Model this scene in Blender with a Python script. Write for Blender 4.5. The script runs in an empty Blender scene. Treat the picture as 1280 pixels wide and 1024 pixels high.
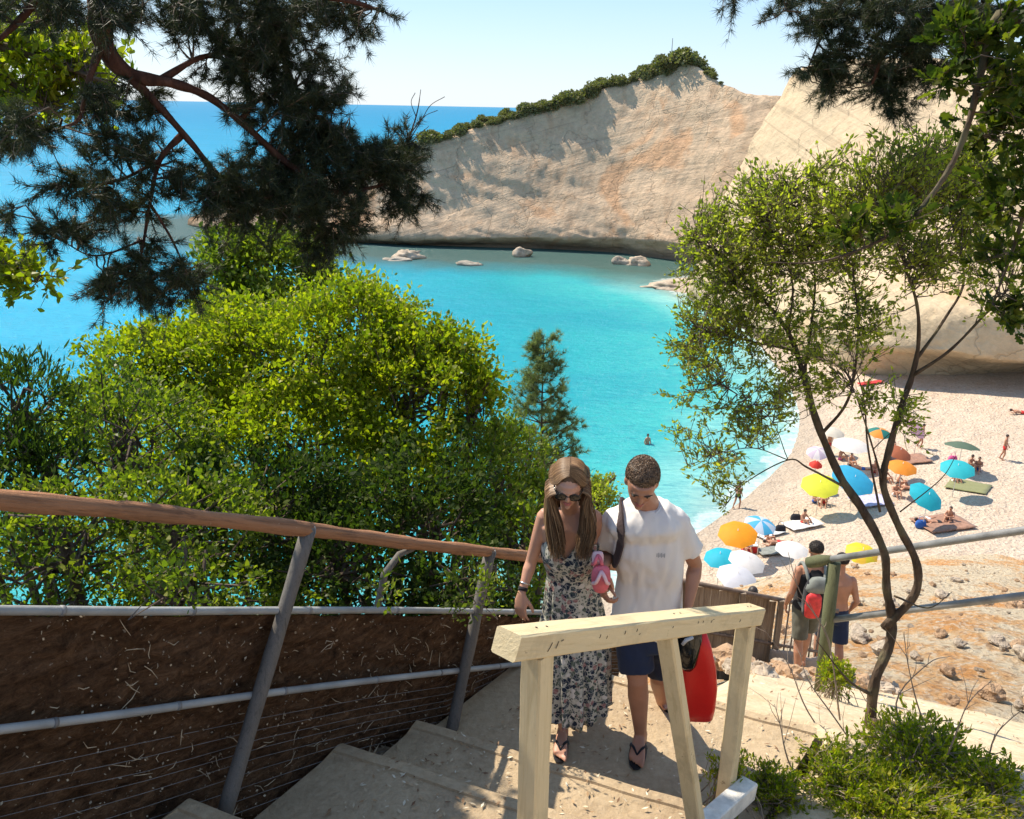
import bpy, math, random
import numpy as np
from mathutils import Vector, Matrix, noise as mnoise
rad = math.radians
SC = bpy.context.scene
COL = SC.collection
RNG = np.random.default_rng(7)
random.seed(7)

# ------------------------------------------------------------------ camera
CAMZ = 22.0
FPX = 1108.0
PITCH, ROLL = rad(18.84), rad(1.1)
RC = (Matrix.Rotation(math.pi/2-PITCH, 3, 'X') @ Matrix.Rotation(ROLL, 3, 'Z'))
cd = bpy.data.cameras.new('camera'); cam = bpy.data.objects.new('camera', cd); COL.objects.link(cam)
cd.sensor_width = 36; cd.lens = 36*FPX/1280; cd.clip_end = 60000; cd.clip_start = 0.05
cam.location = (0, 0, CAMZ); cam.rotation_euler = RC.to_euler()
SC.camera = cam
def ray(px, py):
    return RC @ Vector(((px-640)/FPX, -(py-512)/FPX, -1))
def P(px, py, y):
    d = ray(px, py); t = y/d.y
    return Vector((d.x*t, y, CAMZ+d.z*t))
def PZ(px, py, z):
    d = ray(px, py); t = (z-CAMZ)/d.z
    return Vector((d.x*t, d.y*t, z))
def pxscale(p):      # metres per photo pixel at point p
    v = RC.transposed() @ (Vector(p)-Vector((0, 0, CAMZ)))
    return -v.z/FPX

# ------------------------------------------------------------------ light
SUN_AZ, SUN_EL = rad(-54), rad(52)
sdir = Vector((math.sin(SUN_AZ)*math.cos(SUN_EL), math.cos(SUN_AZ)*math.cos(SUN_EL), math.sin(SUN_EL)))
sl = bpy.data.lights.new('sun', 'SUN'); sl.energy = 5.0; sl.angle = rad(0.55); sl.color = (1, .91, .76)
so = bpy.data.objects.new('sun', sl); COL.objects.link(so)
so.rotation_euler = (-sdir).to_track_quat('-Z', 'Y').to_euler(); so.location = (-20, 20, 60)
w = bpy.data.worlds.new('World'); SC.world = w; w.use_nodes = True
nt = w.node_tree; nt.nodes.clear()
sky = nt.nodes.new('ShaderNodeTexSky'); sky.sky_type = 'NISHITA'; sky.sun_disc = False
sky.sun_elevation = SUN_EL; sky.sun_rotation = SUN_AZ; sky.altitude = 20; sky.air_density = 1.0; sky.dust_density = 0.6; sky.ozone_density = 2.5
bg = nt.nodes.new('ShaderNodeBackground'); bg.inputs['Strength'].default_value = .145
ow = nt.nodes.new('ShaderNodeOutputWorld')
tcw = nt.nodes.new('ShaderNodeTexCoord'); sxyz = nt.nodes.new('ShaderNodeSeparateXYZ'); nt.links.new(tcw.outputs['Generated'], sxyz.inputs[0])
rw = nt.nodes.new('ShaderNodeValToRGB'); nt.links.new(sxyz.outputs['Z'], rw.inputs[0]); el = rw.color_ramp.elements
for _p, _c in ((0, (3.9, 4.35, 4.8)), (.05, (3.2, 4.1, 4.9)), (.17, (1.5, 3.1, 4.8)), (.4, (1.7, 2.7, 4.2)), (1, (1.6, 2.4, 4.0))):
    if _p in (0, 1): e_ = el[0 if _p == 0 else -1]
    else: e_ = el.new(_p)
    e_.color = (*_c, 1)
mw = nt.nodes.new('ShaderNodeMix'); mw.data_type = 'RGBA'; mw.inputs[0].default_value = .8
nt.links.new(sky.outputs[0], mw.inputs[6]); nt.links.new(rw.outputs[0], mw.inputs[7])
nt.links.new(mw.outputs[2], bg.inputs[0]); nt.links.new(bg.outputs[0], ow.inputs[0])
SC.view_settings.view_transform = 'Standard'; SC.view_settings.look = 'None'
SC.view_settings.exposure = 0.62; SC.view_settings.gamma = 1
SC.cycles.max_bounces = 8; SC.cycles.transmission_bounces = 4; SC.cycles.diffuse_bounces = 4
SC.cycles.use_denoising = True
try: SC.cycles.sample_clamp_indirect = 8
except Exception: pass

# ------------------------------------------------------------------ mesh builder
class MB:
    def __init__(s): s.V = []; s.F = []; s.n = 0
    def add(s, V, F):
        V = np.asarray(V, dtype=np.float64).reshape(-1, 3); 
        if not isinstance(F, (list, tuple)) or (len(F) and isinstance(F[0], (int, np.integer))): F = [F]
        if isinstance(F, (list, tuple)) and len(F) and not isinstance(F[0], np.ndarray):
            g = {}
            for f in F: g.setdefault(len(f), []).append(f)
            F = [np.array(q) for q in g.values()]
        s.V.append(V)
        for f in F: s.F.append(np.asarray(f, dtype=np.int64)+s.n)
        s.n += len(V); return s
    def mesh(s, name, origin=(0, 0, 0), smooth=False):
        m = bpy.data.meshes.new(name)
        V = np.concatenate(s.V)-np.array(origin)
        m.vertices.add(len(V)); m.vertices.foreach_set('co', V.astype(np.float32).ravel())
        lt = np.concatenate([np.full(len(f), f.shape[1]) for f in s.F])
        li = np.concatenate([f.ravel() for f in s.F])
        m.loops.add(len(li)); m.loops.foreach_set('vertex_index', li.astype(np.int32))
        m.polygons.add(len(lt)); ls = np.concatenate([[0], np.cumsum(lt)[:-1]])
        m.polygons.foreach_set('loop_start', ls.astype(np.int32)); m.polygons.foreach_set('loop_total', lt.astype(np.int32))
        m.polygons.foreach_set('use_smooth', np.full(len(lt), bool(smooth)))
        m.update(calc_edges=True); m.validate()
        return m
    def build(s, name, mat, parent=None, smooth=False, origin=None):
        if parent is not None: origin = ORG[parent.name]
        elif origin is None:
            V = np.concatenate(s.V); origin = (*V[:, :2].mean(0), V[:, 2].min())
        m = s.mesh(name, origin, smooth)
        if mat: m.materials.append(mat)
        return link(name, m, parent, origin)
ORG = {}
def link(name, m, parent, origin):
    o = bpy.data.objects.new(name, m); COL.objects.link(o)
    if parent is not None: o.parent = parent
    else: o.location = origin
    ORG[o.name] = tuple(origin); return o
def tag(o, label=None, cat=None, group=None, kind=None):
    if label: o['label'] = label
    if cat: o['category'] = cat
    if group: o['group'] = group
    if kind: o['kind'] = kind
    return o
def thing(name, loc, label, cat, group=None):
    o = bpy.data.objects.new(name, None); COL.objects.link(o); o.location = loc; o.empty_display_size = .1
    ORG[o.name] = tuple(loc); return tag(o, label, cat, group)
def copy_tree(o, loc=None, rz=None, sc=None, parent=None):
    c = o.copy(); COL.objects.link(c)
    if parent is not None: c.parent = parent
    if loc is not None: c.location = loc
    if rz is not None: c.rotation_euler = (0, 0, rz)
    if sc is not None: c.scale = (sc, sc, sc) if isinstance(sc, (int, float)) else sc
    for ch in list(o.children): copy_tree(ch, parent=c)
    return c

def frames(pts):
    pts = [Vector(p) for p in pts]; n = len(pts); out = []
    t0 = (pts[1]-pts[0]).normalized()
    a = Vector((0, 0, 1)) if abs(t0.z) < .9 else Vector((1, 0, 0))
    u = t0.cross(a).normalized()
    for i in range(n):
        t = (pts[min(i+1, n-1)]-pts[max(i-1, 0)])
        t = t.normalized() if t.length > 1e-9 else t0
        u = (u-t*u.dot(t)); u = u.normalized() if u.length > 1e-6 else t.orthogonal().normalized()
        out.append((pts[i], t, u, t.cross(u)))
    return out
def tube(mb, pts, r, n=8, caps=True, dome=False, jit=0):
    k = len(pts); r = [r]*k if isinstance(r, (int, float)) else list(r)
    if dome:
        p = [Vector(q) for q in pts]; d0 = (p[0]-p[1]).normalized(); d1 = (p[-1]-p[-2]).normalized()
        pre = [p[0]+d0*r[0]*.98, p[0]+d0*r[0]*.75]; prer = [r[0]*.12, r[0]*.66]
        suf = [p[-1]+d1*r[-1]*.75, p[-1]+d1*r[-1]*.98]; sufr = [r[-1]*.66, r[-1]*.12]
        pts = pre+p+suf; r = prer+r+sufr; k += 4
    fr = frames(pts); ang = np.arange(n)*2*math.pi/n
    V = []
    for (p, t, u, v), rr in zip(fr, r):
        R = rr*(1+(RNG.uniform(-jit, jit, n) if jit else 0))
        V.append(np.array(p)[None]+ (np.cos(ang)*R)[:, None]*np.array(u)+(np.sin(ang)*R)[:, None]*np.array(v))
    V = np.concatenate(V)
    i = np.arange(k-1)[:, None]*n; j = np.arange(n)[None]; j2 = (j+1) % n
    F = [np.stack([i+j, i+j2, i+n+j2, i+n+j], -1).reshape(-1, 4)]
    if caps:
        F += [np.array([list(range(n))[::-1]]), np.array([list(range((k-1)*n, k*n))])]
    mb.add(V, F); return mb
def box(mb, c, s, R=None):
    c = np.array(c, float); h = np.array(s, float)/2
    V = np.array([[x, y, z] for x in (-1, 1) for y in (-1, 1) for z in (-1, 1)])*h
    if R is not None: V = V @ np.array(R.to_3x3() if hasattr(R, 'to_3x3') else R).T
    mb.add(V+c, [np.array([[0, 1, 3, 2], [4, 6, 7, 5], [0, 4, 5, 1], [2, 3, 7, 6], [0, 2, 6, 4], [1, 5, 7, 3]])]); return mb
def beam(mb, a, b, w_, h_, up=(0, 0, 1), bev=.006):
    a = Vector(a); b = Vector(b); t = (b-a).normalized(); s = t.cross(Vector(up)).normalized(); u = s.cross(t)
    sec = []
    for sx, sy in ((1, 1), (-1, 1), (-1, -1), (1, -1)):
        for k in ((1, 0) if sx*sy > 0 else (0, 1)):
            sec.append((sx*(w_/2-(bev if k == 0 else 0)), sy*(h_/2-(bev if k == 1 else 0))))
    L = (b-a).length; N = max(2, int(L/.12)); V = []
    for q in range(N+1):
        p = a.lerp(b, q/N)
        for x, y in sec:
            V.append(p+s*(x+random.uniform(-1, 1)*.0012)+u*(y+random.uniform(-1, 1)*.0012))
    n = 8; F = []
    for q in range(N):
        for j in range(n): F.append((q*n+j, q*n+(j+1) % n, (q+1)*n+(j+1) % n, (q+1)*n+j))
    F4 = np.array(F)
    mb.add(np.array([list(v) for v in V]), [F4, np.array([list(range(n))[::-1]]), np.array([list(range(N*n, N*n+n))])]); return mb
def ellip(mb, c, r, R=None, nu=12, nv=8):
    th = np.linspace(0, math.pi, nv+1)[1:-1]; ph = np.arange(nu)*2*math.pi/nu
    V = [[0, 0, 1]]+[[math.sin(t)*math.cos(p), math.sin(t)*math.sin(p), math.cos(t)] for t in th for p in ph]+[[0, 0, -1]]
    V = np.array(V)*np.array(r)
    if R is not None: V = V @ np.array(R).T
    F = []
    for i in range(nv-2):
        for j in range(nu): F.append((1+i*nu+j, 1+(i+1)*nu+j, 1+(i+1)*nu+(j+1) % nu, 1+i*nu+(j+1) % nu))
    T = [(0, 1+j, 1+(j+1) % nu) for j in range(nu)]+[(len(V)-1, 1+(nv-2)*nu+(j+1) % nu, 1+(nv-2)*nu+j) for j in range(nu)]
    mb.add(V+np.array(c), [np.array(F), np.array(T)]); return mb
def loft(mb, rings, closed=True, caps=True):
    """rings: list of (n,3) arrays"""
    n = len(rings[0]); k = len(rings); V = np.concatenate([np.asarray(r, float) for r in rings])
    i = np.arange(k-1)[:, None]*n; j = np.arange(n if closed else n-1)[None]; j2 = (j+1) % n
    F = [np.stack([i+j, i+j2, i+n+j2, i+n+j], -1).reshape(-1, 4)]
    if caps and closed: F += [np.array([list(range(n))[::-1]]), np.array([list(range((k-1)*n, k*n))])]
    mb.add(V, F); return mb
def grid(mb, Z):
    """Z: (a,b,3) array of points"""
    a, b, _ = Z.shape; i = np.arange(a-1)[:, None]*b; j = np.arange(b-1)[None]
    mb.add(Z.reshape(-1, 3), [np.stack([i+j, i+j+1, i+b+j+1, i+b+j], -1).reshape(-1, 4)]); return mb
def smoothpath(pts, n=6):
    pts = [Vector(p) for p in pts]
    if len(pts) < 3: return pts
    q = [pts[0]*2-pts[1]]+pts+[pts[-1]*2-pts[-2]]; out = []
    for i in range(1, len(q)-2):
        a, b, c, d = q[i-1], q[i], q[i+1], q[i+2]
        for k in range(n):
            t = k/n
            out.append(.5*((2*b)+(c-a)*t+(2*a-5*b+4*c-d)*t*t+(3*b-a-3*c+d)*t**3))
    out.append(pts[-1]); return out
def fbm(x, y, z, o=4): return mnoise.fractal(Vector((x, y, z)), 1.0, 2.0, o)

# ------------------------------------------------------------------ materials
class NT:
    def __init__(s, name):
        s.m = bpy.data.materials.new(name); s.m.use_nodes = True; s.t = s.m.node_tree; s.t.nodes.clear()
        s.out = s.n('OutputMaterial'); s.co = s.n('TexCoord'); s.geo = s.n('NewGeometry')
    def n(s, t, **k):
        x = s.t.nodes.new('ShaderNode'+t)
        for a, b in k.items(): setattr(x, a, b)
        return x
    def l(s, a, b): s.t.links.new(a, b)
    def inp(s, nd, i, v):
        if hasattr(v, 'links') or isinstance(v, bpy.types.NodeSocket): s.l(v, nd.inputs[i])
        else: nd.inputs[i].default_value = v
    def noise(s, scale, vec=None, detail=5, rough=.55, dist=0, out=0):
        x = s.n('TexNoise'); x.inputs['Scale'].default_value = scale; x.inputs['Detail'].default_value = detail
        x.inputs['Roughness'].default_value = rough; x.inputs['Distortion'].default_value = dist
        s.l(vec or s.co.outputs['Object'], x.inputs['Vector']); return x.outputs[out]
    def vor(s, scale, vec=None, feat='F1', out='Distance', rnd=1):
        x = s.n('TexVoronoi', feature=feat); x.inputs['Scale'].default_value = scale; x.inputs['Randomness'].default_value = rnd
        s.l(vec or s.co.outputs['Object'], x.inputs['Vector']); return x.outputs[out]
    def map(s, scale=(1, 1, 1), rot=(0, 0, 0), src=None):
        x = s.n('Mapping'); x.inputs['Scale'].default_value = scale; x.inputs['Rotation'].default_value = rot
        s.l(src or s.co.outputs['Object'], x.inputs['Vector']); return x.outputs[0]
    def along(s, dx, dy, scale, tilt=0):
        a = s.n('Mapping'); a.inputs['Rotation'].default_value = (0, tilt, 0); b = s.n('Mapping'); b.inputs['Rotation'].default_value = (0, 0, -math.atan2(dy, dx)); s.l(s.co.outputs['Object'], b.inputs[0]); s.l(b.outputs[0], a.inputs[0])
        c = s.n('Mapping'); c.inputs['Scale'].default_value = scale; s.l(a.outputs[0], c.inputs[0]); return c.outputs[0]
    def ramp(s, f, stops, interp='LINEAR'):
        x = s.n('ValToRGB'); x.color_ramp.interpolation = interp; e = x.color_ramp.elements
        while len(e) < len(stops): e.new(.5)
        for q, (p, c) in zip(e, stops):
            q.position = p; q.color = (*c, 1) if len(c) == 3 else c
        s.l(f, x.inputs[0]); return x.outputs[0]
    def val(s, f, a, b, lo=0, hi=1):
        x = s.n('MapRange'); s.l(f, x.inputs[0])
        for i, v in zip((1, 2, 3, 4), (a, b, lo, hi)): x.inputs[i].default_value = v
        return x.outputs[0]
    def mix(s, f, a, b, blend='MIX'):
        x = s.n('Mix', data_type='RGBA', blend_type=blend)
        s.inp(x, 0, f); 
        for i, v in ((6, a), (7, b)):
            if isinstance(v, tuple): v = (*v, 1)[:4]
            s.inp(x, i, v)
        return x.outputs[2]
    def math(s, op, a, b=0):
        x = s.n('Math', operation=op); s.inp(x, 0, a); s.inp(x, 1, b); return x.outputs[0]
    def bump(s, h, strength=.5, dist=.02, nrm=None):
        x = s.n('Bump'); x.inputs['Strength'].default_value = strength; x.inputs['Distance'].default_value = dist
        s.l(h, x.inputs['Height'])
        if nrm: s.l(nrm, x.inputs['Normal'])
        return x.outputs[0]
    def pbr(s, col, rough=.8, nrm=None, metal=0, spec=.5, **kw):
        p = s.n('BsdfPrincipled')
        s.inp(p, 'Base Color', (*col, 1) if isinstance(col, tuple) and len(col) == 3 else col)
        s.inp(p, 'Roughness', rough); s.inp(p, 'Metallic', metal); s.inp(p, 'Specular IOR Level', spec)
        if nrm: s.l(nrm, p.inputs['Normal'])
        for k, v in kw.items(): s.inp(p, k, v)
        s.l(p.outputs[0], s.out.inputs[0]); return p
def simple(name, c, rough=.7, var=.15, scale=6, bump=.2, bd=.005, bscale=None, metal=0, spec=.4):
    t = NT(name); nz = t.noise(scale); lo = tuple(x*(1-var) for x in c); hi = tuple(min(1, x*(1+var)) for x in c)
    t.pbr(t.ramp(nz, [(.3, lo), (.7, hi)]), rough, t.bump(t.noise(bscale or scale*5), bump, bd), metal, spec); return t.m
def leafmat(name, c1, c2, c3, trans=.55, rough=.45, tcol=None, spec=.35):
    """leaf colours varied leaf by leaf; light passes through the blade"""
    t = NT(name); r = t.geo.outputs['Random Per Island']
    n = t.noise(1.3, detail=3)
    f = t.math('ADD', t.math('MULTIPLY', r, .6), t.math('MULTIPLY', n, .5))
    col = t.ramp(f, [(.15, c1), (.55, c2), (.95, c3)])
    p = t.n('BsdfPrincipled'); t.l(col, p.inputs['Base Color']); p.inputs['Roughness'].default_value = rough; p.inputs['Specular IOR Level'].default_value = spec
    tr = t.n('BsdfTranslucent'); tc = t.mix(1.0, col, tcol or (1.0, 1.35, .35), 'MULTIPLY'); t.l(tc, tr.inputs[0])
    mx = t.n('MixShader'); mx.inputs[0].default_value = trans
    t.l(p.outputs[0], mx.inputs[1]); t.l(tr.outputs[0], mx.inputs[2]); t.l(mx.outputs[0], t.out.inputs[0]); return t.m
# ================================================================== SETTING
# ---- step / path profile:  s = distance along the descent
UX, UY = .363, .932
def S_of(x, y): return UX*x+UY*y
def path_z(s):
    if s <= 3.65: return 18.76+(3.65-s)*.34
    if s <= 4.75: return 18.60-(s-3.65)*.04
    return 18.556-(s-4.75)*.588 if s < 10 else 15.47-(s-10)*.62
SHORE = [PZ(*q, 0) for q in ((838, 349), (880, 372), (925, 405), (957, 440), (985, 480), (1000, 520), (990, 565), (958, 600), (920, 632), (880, 662), (800, 715), (690, 790), (560, 880))]
_sh = [(p.x, p.y) for p in SHORE]
_sh = [(_sh[0][0]+60, _sh[0][1]+30)]+_sh+[(-30, 22), (-120, 5), (-400, -60)]
def _dense(pl):
    q = smoothpath([Vector((a, b, 0)) for a, b in pl], 6); return np.array([(v.x, v.y) for v in q])
SHL = _dense(_sh)
def shore_dist(X, Y):
    """signed metres from the waterline, positive inland (south-east side)"""
    X = np.asarray(X, float); Y = np.asarray(Y, float); sh = X.shape; Pq = np.stack([X.ravel(), Y.ravel()], -1)
    A = SHL[:-1]; B = SHL[1:]; D = B-A; L2 = (D**2).sum(1)
    best = np.full(len(Pq), 1e18); sg = np.zeros(len(Pq))
    for a, d, l2 in zip(A, D, L2):
        v = Pq-a; t = np.clip((v@d)/l2, 0, 1); w_ = v-t[:, None]*d; dd = (w_**2).sum(1)
        cr = d[0]*v[:, 1]-d[1]*v[:, 0]
        m = dd < best-1e-9; best[m] = dd[m]; sg[m] = np.sign(cr[m])
    return (np.sqrt(best)*sg).reshape(sh)
def beach_h(d):
    d = np.asarray(d, float); return np.where(d < 0, d*.09, 2.6*(1-np.exp(-np.maximum(d, 0)/14.0)))
def beach_z(x, y): return float(beach_h(shore_dist(np.array([x]), np.array([y])))[0])
def on_beach(px, py):
    z = 1.0
    for _ in range(12):
        p = PZ(px, py, z); z = .5*z+.5*beach_z(p.x, p.y)
    return PZ(px, py, z)

BASE_PX = [(236, 281), (262, 287), (330, 296), (430, 304), (520, 309), (600, 312), (700, 315), (780, 320), (850, 330), (930, 342), (1010, 350)]
# ---- sea
def axis(a, b, n, c, p): # denser near c
    t = np.linspace(-1, 1, n); s = np.sign(t)*np.abs(t)**p
    return np.where(s < 0, c+s*(c-a), c+s*(b-c))
xs = axis(-26000, 26000, 230, 10, 4.2); ys = axis(-3000, 42000, 230, 75, 4.2)
X, Y = np.meshgrid(xs, ys); sea = MB(); grid(sea, np.stack([X, Y, np.zeros_like(X)], -1))
t = NT('sea_water')
att = t.n('Attribute'); att.attribute_name = 'shore'; sd = att.outputs['Fac']
wob = t.math('ADD', sd, t.math('MULTIPLY', t.math('SUBTRACT', t.noise(.06, detail=4), .5), 14))
deep = t.val(wob, 0, 60)
col = t.ramp(deep, [(0, (.34, .50, .43)), (.05, (.20, .50, .46)), (.14, (.04, .39, .38)), (.34, (.004, .29, .335)), (.75, (.006, .31, .44)), (1, (.012, .33, .50))])
py_ = t.n('SeparateXYZ'); t.l(t.geo.outputs['Position'], py_.inputs[0])
far = t.val(py_.outputs['Y'], 120, 2600)
col = t.mix(t.ramp(far, [(0, (0, 0, 0)), (.07, (.45,)*3), (.4, (.9,)*3), (1, (1, 1, 1))]), col, (.012, .23, .42))
# foam at the waterline and along wave streaks near the sand
fo = t.math('ADD', sd, t.math('MULTIPLY', t.math('SUBTRACT', t.noise(.35, detail=6, rough=.7), .5), 5.5))
foam = t.ramp(t.val(fo, -1.2, 3.2), [(0, (0, 0, 0)), (.15, (.85,)*3), (.32, (.25,)*3), (.42, (.5,)*3), (.55, (.0,)*3), (1, (0, 0, 0))])
rp = t.noise(1.6, t.map((.5, 2.2, 1), (0, 0, .35)), 6, .7, .6); col = t.mix(t.ramp(rp, [(.36, (.42,)*3), (.52, (0,)*3)]), col, (.002, .15, .24))
col = t.mix(t.ramp(t.noise(2.3, t.map((.45, 2.2, 1), (0, 0, .2)), 6, .75, .5), [(.60, (0,)*3), (.74, (.35,)*3)]), col, (.10, .55, .60))
col = t.mix(t.ramp(t.noise(.05, t.map((.6, 1.6, 1), (0, 0, .6)), 4, .6, .8), [(.42, (0,)*3), (.62, (.35,)*3)]), col, (.003, .20, .30))
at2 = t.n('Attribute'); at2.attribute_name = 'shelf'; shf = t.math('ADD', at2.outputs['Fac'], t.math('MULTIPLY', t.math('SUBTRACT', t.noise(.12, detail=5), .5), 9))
col = t.mix(t.ramp(t.val(shf, 11, 23), [(0, (.93,)*3), (.5, (.6,)*3), (1, (0,)*3)]), col, (.05, .085, .068))  # dark band: rocky shelf colour plus the cliff's shadow painted into the water
col = t.mix(t.math('MULTIPLY', foam, .8), col, (.82, .84, .80))
w1 = t.noise(.55, t.map((1, 2.0, 1), (0, 0, .5)), 5, .6, .4); w2 = t.noise(2.8, t.map((1, 1.7, 1), (0, 0, -.3)), 4, .65, .3)
w3 = t.noise(.05, t.map((1, 3, 1), (0, 0, .3)), 4, .6)
h = t.math('ADD', t.math('ADD', t.math('MULTIPLY', w1, .30), t.math('MULTIPLY', w2, .14)), t.math('MULTIPLY', w3, .5))
nb = t.bump(h, 1.0, 1.6); df = t.n('BsdfDiffuse'); t.l(col, df.inputs[0]); t.l(nb, df.inputs[1])
gl = t.n('BsdfGlossy'); gl.inputs['Roughness'].default_value = .27; t.l(nb, gl.inputs['Normal'])
fr_ = t.n('Fresnel'); fr_.inputs[0].default_value = 1.33; t.l(nb, fr_.inputs[1]); mx = t.n('MixShader'); t.l(t.math('ADD', t.math('MULTIPLY', fr_.outputs[0], .24), .03), mx.inputs[0])
t.l(df.outputs[0], mx.inputs[1]); t.l(gl.outputs[0], mx.inputs[2]); t.l(mx.outputs[0], t.out.inputs[0])
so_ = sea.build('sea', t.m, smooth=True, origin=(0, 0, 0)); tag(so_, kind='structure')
d = -shore_dist(X, Y).ravel(); a_ = so_.data.attributes.new('shore', 'FLOAT', 'POINT'); a_.data.foreach_set('value', d.astype(np.float32))
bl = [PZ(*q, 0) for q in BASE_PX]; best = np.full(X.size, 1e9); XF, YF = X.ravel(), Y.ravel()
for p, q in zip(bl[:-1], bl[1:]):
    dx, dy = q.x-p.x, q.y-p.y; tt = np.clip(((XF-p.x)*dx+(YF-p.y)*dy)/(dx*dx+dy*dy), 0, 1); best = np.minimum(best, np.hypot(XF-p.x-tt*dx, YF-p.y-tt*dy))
a_ = so_.data.attributes.new('shelf', 'FLOAT', 'POINT'); a_.data.foreach_set('value', best.astype(np.float32))  # distance from the cliff foot, drives the shelf and its painted shadow

# ---- beach
t = NT('beach_pebbles')
p1 = t.vor(5.5, out='Color'); n1 = t.noise(.25, detail=5); n2 = t.noise(9, detail=6, rough=.7)
bw = t.n('RGBToBW'); t.l(p1, bw.inputs[0])
c = t.ramp(n1, [(.3, (.46, .33, .23)), (.5, (.55, .42, .305)), (.72, (.61, .50, .38))])
c = t.mix(.35, c, t.ramp(bw.outputs[0], [(.1, (.42, .30, .22)), (.5, (.60, .47, .36)), (.9, (.80, .72, .62))]))
c = t.mix(.35, c, t.ramp(n2, [(.35, (.36, .25, .17)), (.62, (.75, .63, .50))]))
att = t.n('Attribute'); att.attribute_name = 'shore'
c = t.mix(t.ramp(t.val(att.outputs['Fac'], -1, 5), [(0, (.55,)*3), (.35, (.45,)*3), (.6, (.0,)*3), (1, (0,)*3)]), c, (.36, .30, .23))
c = t.mix(t.ramp(t.val(att.outputs['Fac'], 12, 34), [(0, (0,)*3), (1, (.3,)*3)]), c, (.68, .61, .52))
t.pbr(c, .9, t.bump(t.math('ADD', t.vor(5.5), t.math('MULTIPLY', n2, 1.6)), .9, .09, t.bump(t.noise(.9, detail=4), .8, .5)), spec=.2)
bx = np.linspace(-12, 105, 260); by = np.linspace(10, 150, 260); X, Y = np.meshgrid(bx, by)
D = shore_dist(X, Y); Z = beach_h(D)
Z = Z+np.array([fbm(x*.13, y*.13, 3)*.13 for x, y in zip(X.ravel(), Y.ravel())]).reshape(X.shape)*(D > .5)
b = MB(); grid(b, np.stack([X, Y, Z], -1)); bo = b.build('beach', t.m, smooth=True, origin=(0, 0, 0)); tag(bo, kind='structure')
a_ = bo.data.attributes.new('shore', 'FLOAT', 'POINT'); a_.data.foreach_set('value', D.ravel().astype(np.float32))

# ---- hillside: thin-plate surface through surveyed points
CP = []
for s in (1.0, 2.0, 3.0, 3.9, 4.8, 6, 7.5, 9, 10.2):
    for v in (-.5, 1.0, 3.0, 6.0, 10.0):
        x, y = s*UX+v*.932, s*UY-v*.363
        CP.append((x, y, path_z(s)-.16-(.22 if s < 4.9 and v < 1.5 else 0)))
CP += [(-1.7, 2.4, 18.9), (-2.2, 3, 18.2), (-1.6, 4.4, 17.0), (-.6, 5.8, 15.8), (-4, 3, 16.2), (-4, 8, 12), (0, 10, 12.3), (1.6, 12, 12.2), (-8, 3, 13), (-8, 10, 8), (-3, 14, 8), (-2, 0, 20.0), (-6, -4, 20), (0, -6, 23), (6, -6, 23), (14, -4, 20),
       (0, 18, 6.0), (-10, 20, 0.5), (0, 28, .5), (-16, 10, 1), (5, 26, 5.2), (4, 15, 11.4), (5, 20, 8.6), (6, 33, 1.2), (12, 38, 0.5), (20, 41, 0.5), (32, 40, 1.0), (28, 30, 4.0), (12, 14, 12.9), (9, 14, 12.9),
       (13, 22, 8.9), (20, 22, 8.7), (17, 30, 5.6), (24, 32, 4.2), (20, 14, 13.2), (30, 15, 12.5), (40, 26, 5), (40, 36, 2), (10, 30, 5.0), (16, 36, 2.6), (-14, 2, 8), (-16, -5, 12), (22, 5, 17), (34, 4, 16)]
CP = np.array(CP)
def tps_fit(C, lam=.02):
    n = len(C); d = np.sqrt(((C[:, None, :2]-C[None, :, :2])**2).sum(-1)); K = np.where(d > 0, d*d*np.log(d+1e-12), 0)+lam*np.eye(n)
    Q = np.c_[np.ones(n), C[:, :2]]; A = np.zeros((n+3, n+3)); A[:n, :n] = K; A[:n, n:] = Q; A[n:, :n] = Q.T
    return np.linalg.solve(A, np.r_[C[:, 2], 0, 0, 0])
TW = tps_fit(CP)
def hill_z(X, Y):
    X = np.asarray(X, float); Y = np.asarray(Y, float); o = TW[-3]+TW[-2]*X+TW[-1]*Y
    for (cx, cy, _), w_ in zip(CP, TW[:-3]):
        d2 = (X-cx)**2+(Y-cy)**2; o = o+w_*np.where(d2 > 0, .5*d2*np.log(d2+1e-12), 0)
    return o
def HZ(x, y): return float(hill_z(np.array([x]), np.array([y]))[0])
hx = axis(-20, 42, 240, 2.5, 1.5); hy = axis(-7, 43, 260, 7, 1.5); X, Y = np.meshgrid(hx, hy); Z = hill_z(X, Y)
sv = S_of(X, Y)
rough_ = np.array([fbm(x*.5, y*.5, 0, 5) for x, y in zip(X.ravel(), Y.ravel())]).reshape(X.shape)
rgh2 = np.array([fbm(x*2.2, y*2.2, 5, 4) for x, y in zip(X.ravel(), Y.ravel())]).reshape(X.shape)
amp = np.clip((sv-9.8)*.25, .02, .22); amp = np.where(X < -1.2, .25, amp)
Z = Z+rough_*amp+rgh2*amp*.3
t = NT('hillside_ground')
n1 = t.noise(.28, detail=7, rough=.7, dist=.2); n2 = t.noise(6.5, detail=7, rough=.75); v1 = t.vor(2.3, out='Color'); v2 = t.vor(7, out='Distance')
bw = t.n('RGBToBW'); t.l(v1, bw.inputs[0])
c = t.ramp(n1, [(.40, (.56, .27, .095)), (.47, (.58, .35, .17)), (.52, (.60, .49, .34))])
c = t.mix(t.ramp(n2, [(.50, (0,)*3), (.60, (.8,)*3)]), c, (.66, .57, .44))
c = t.mix(t.ramp(t.noise(7, detail=4), [(.36, (.7,)*3), (.46, (0,)*3)]), c, (.30, .17, .09))
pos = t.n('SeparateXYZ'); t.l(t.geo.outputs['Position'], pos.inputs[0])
leftm = t.val(pos.outputs['X'], -1.3, .2, 1, 0)
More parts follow.
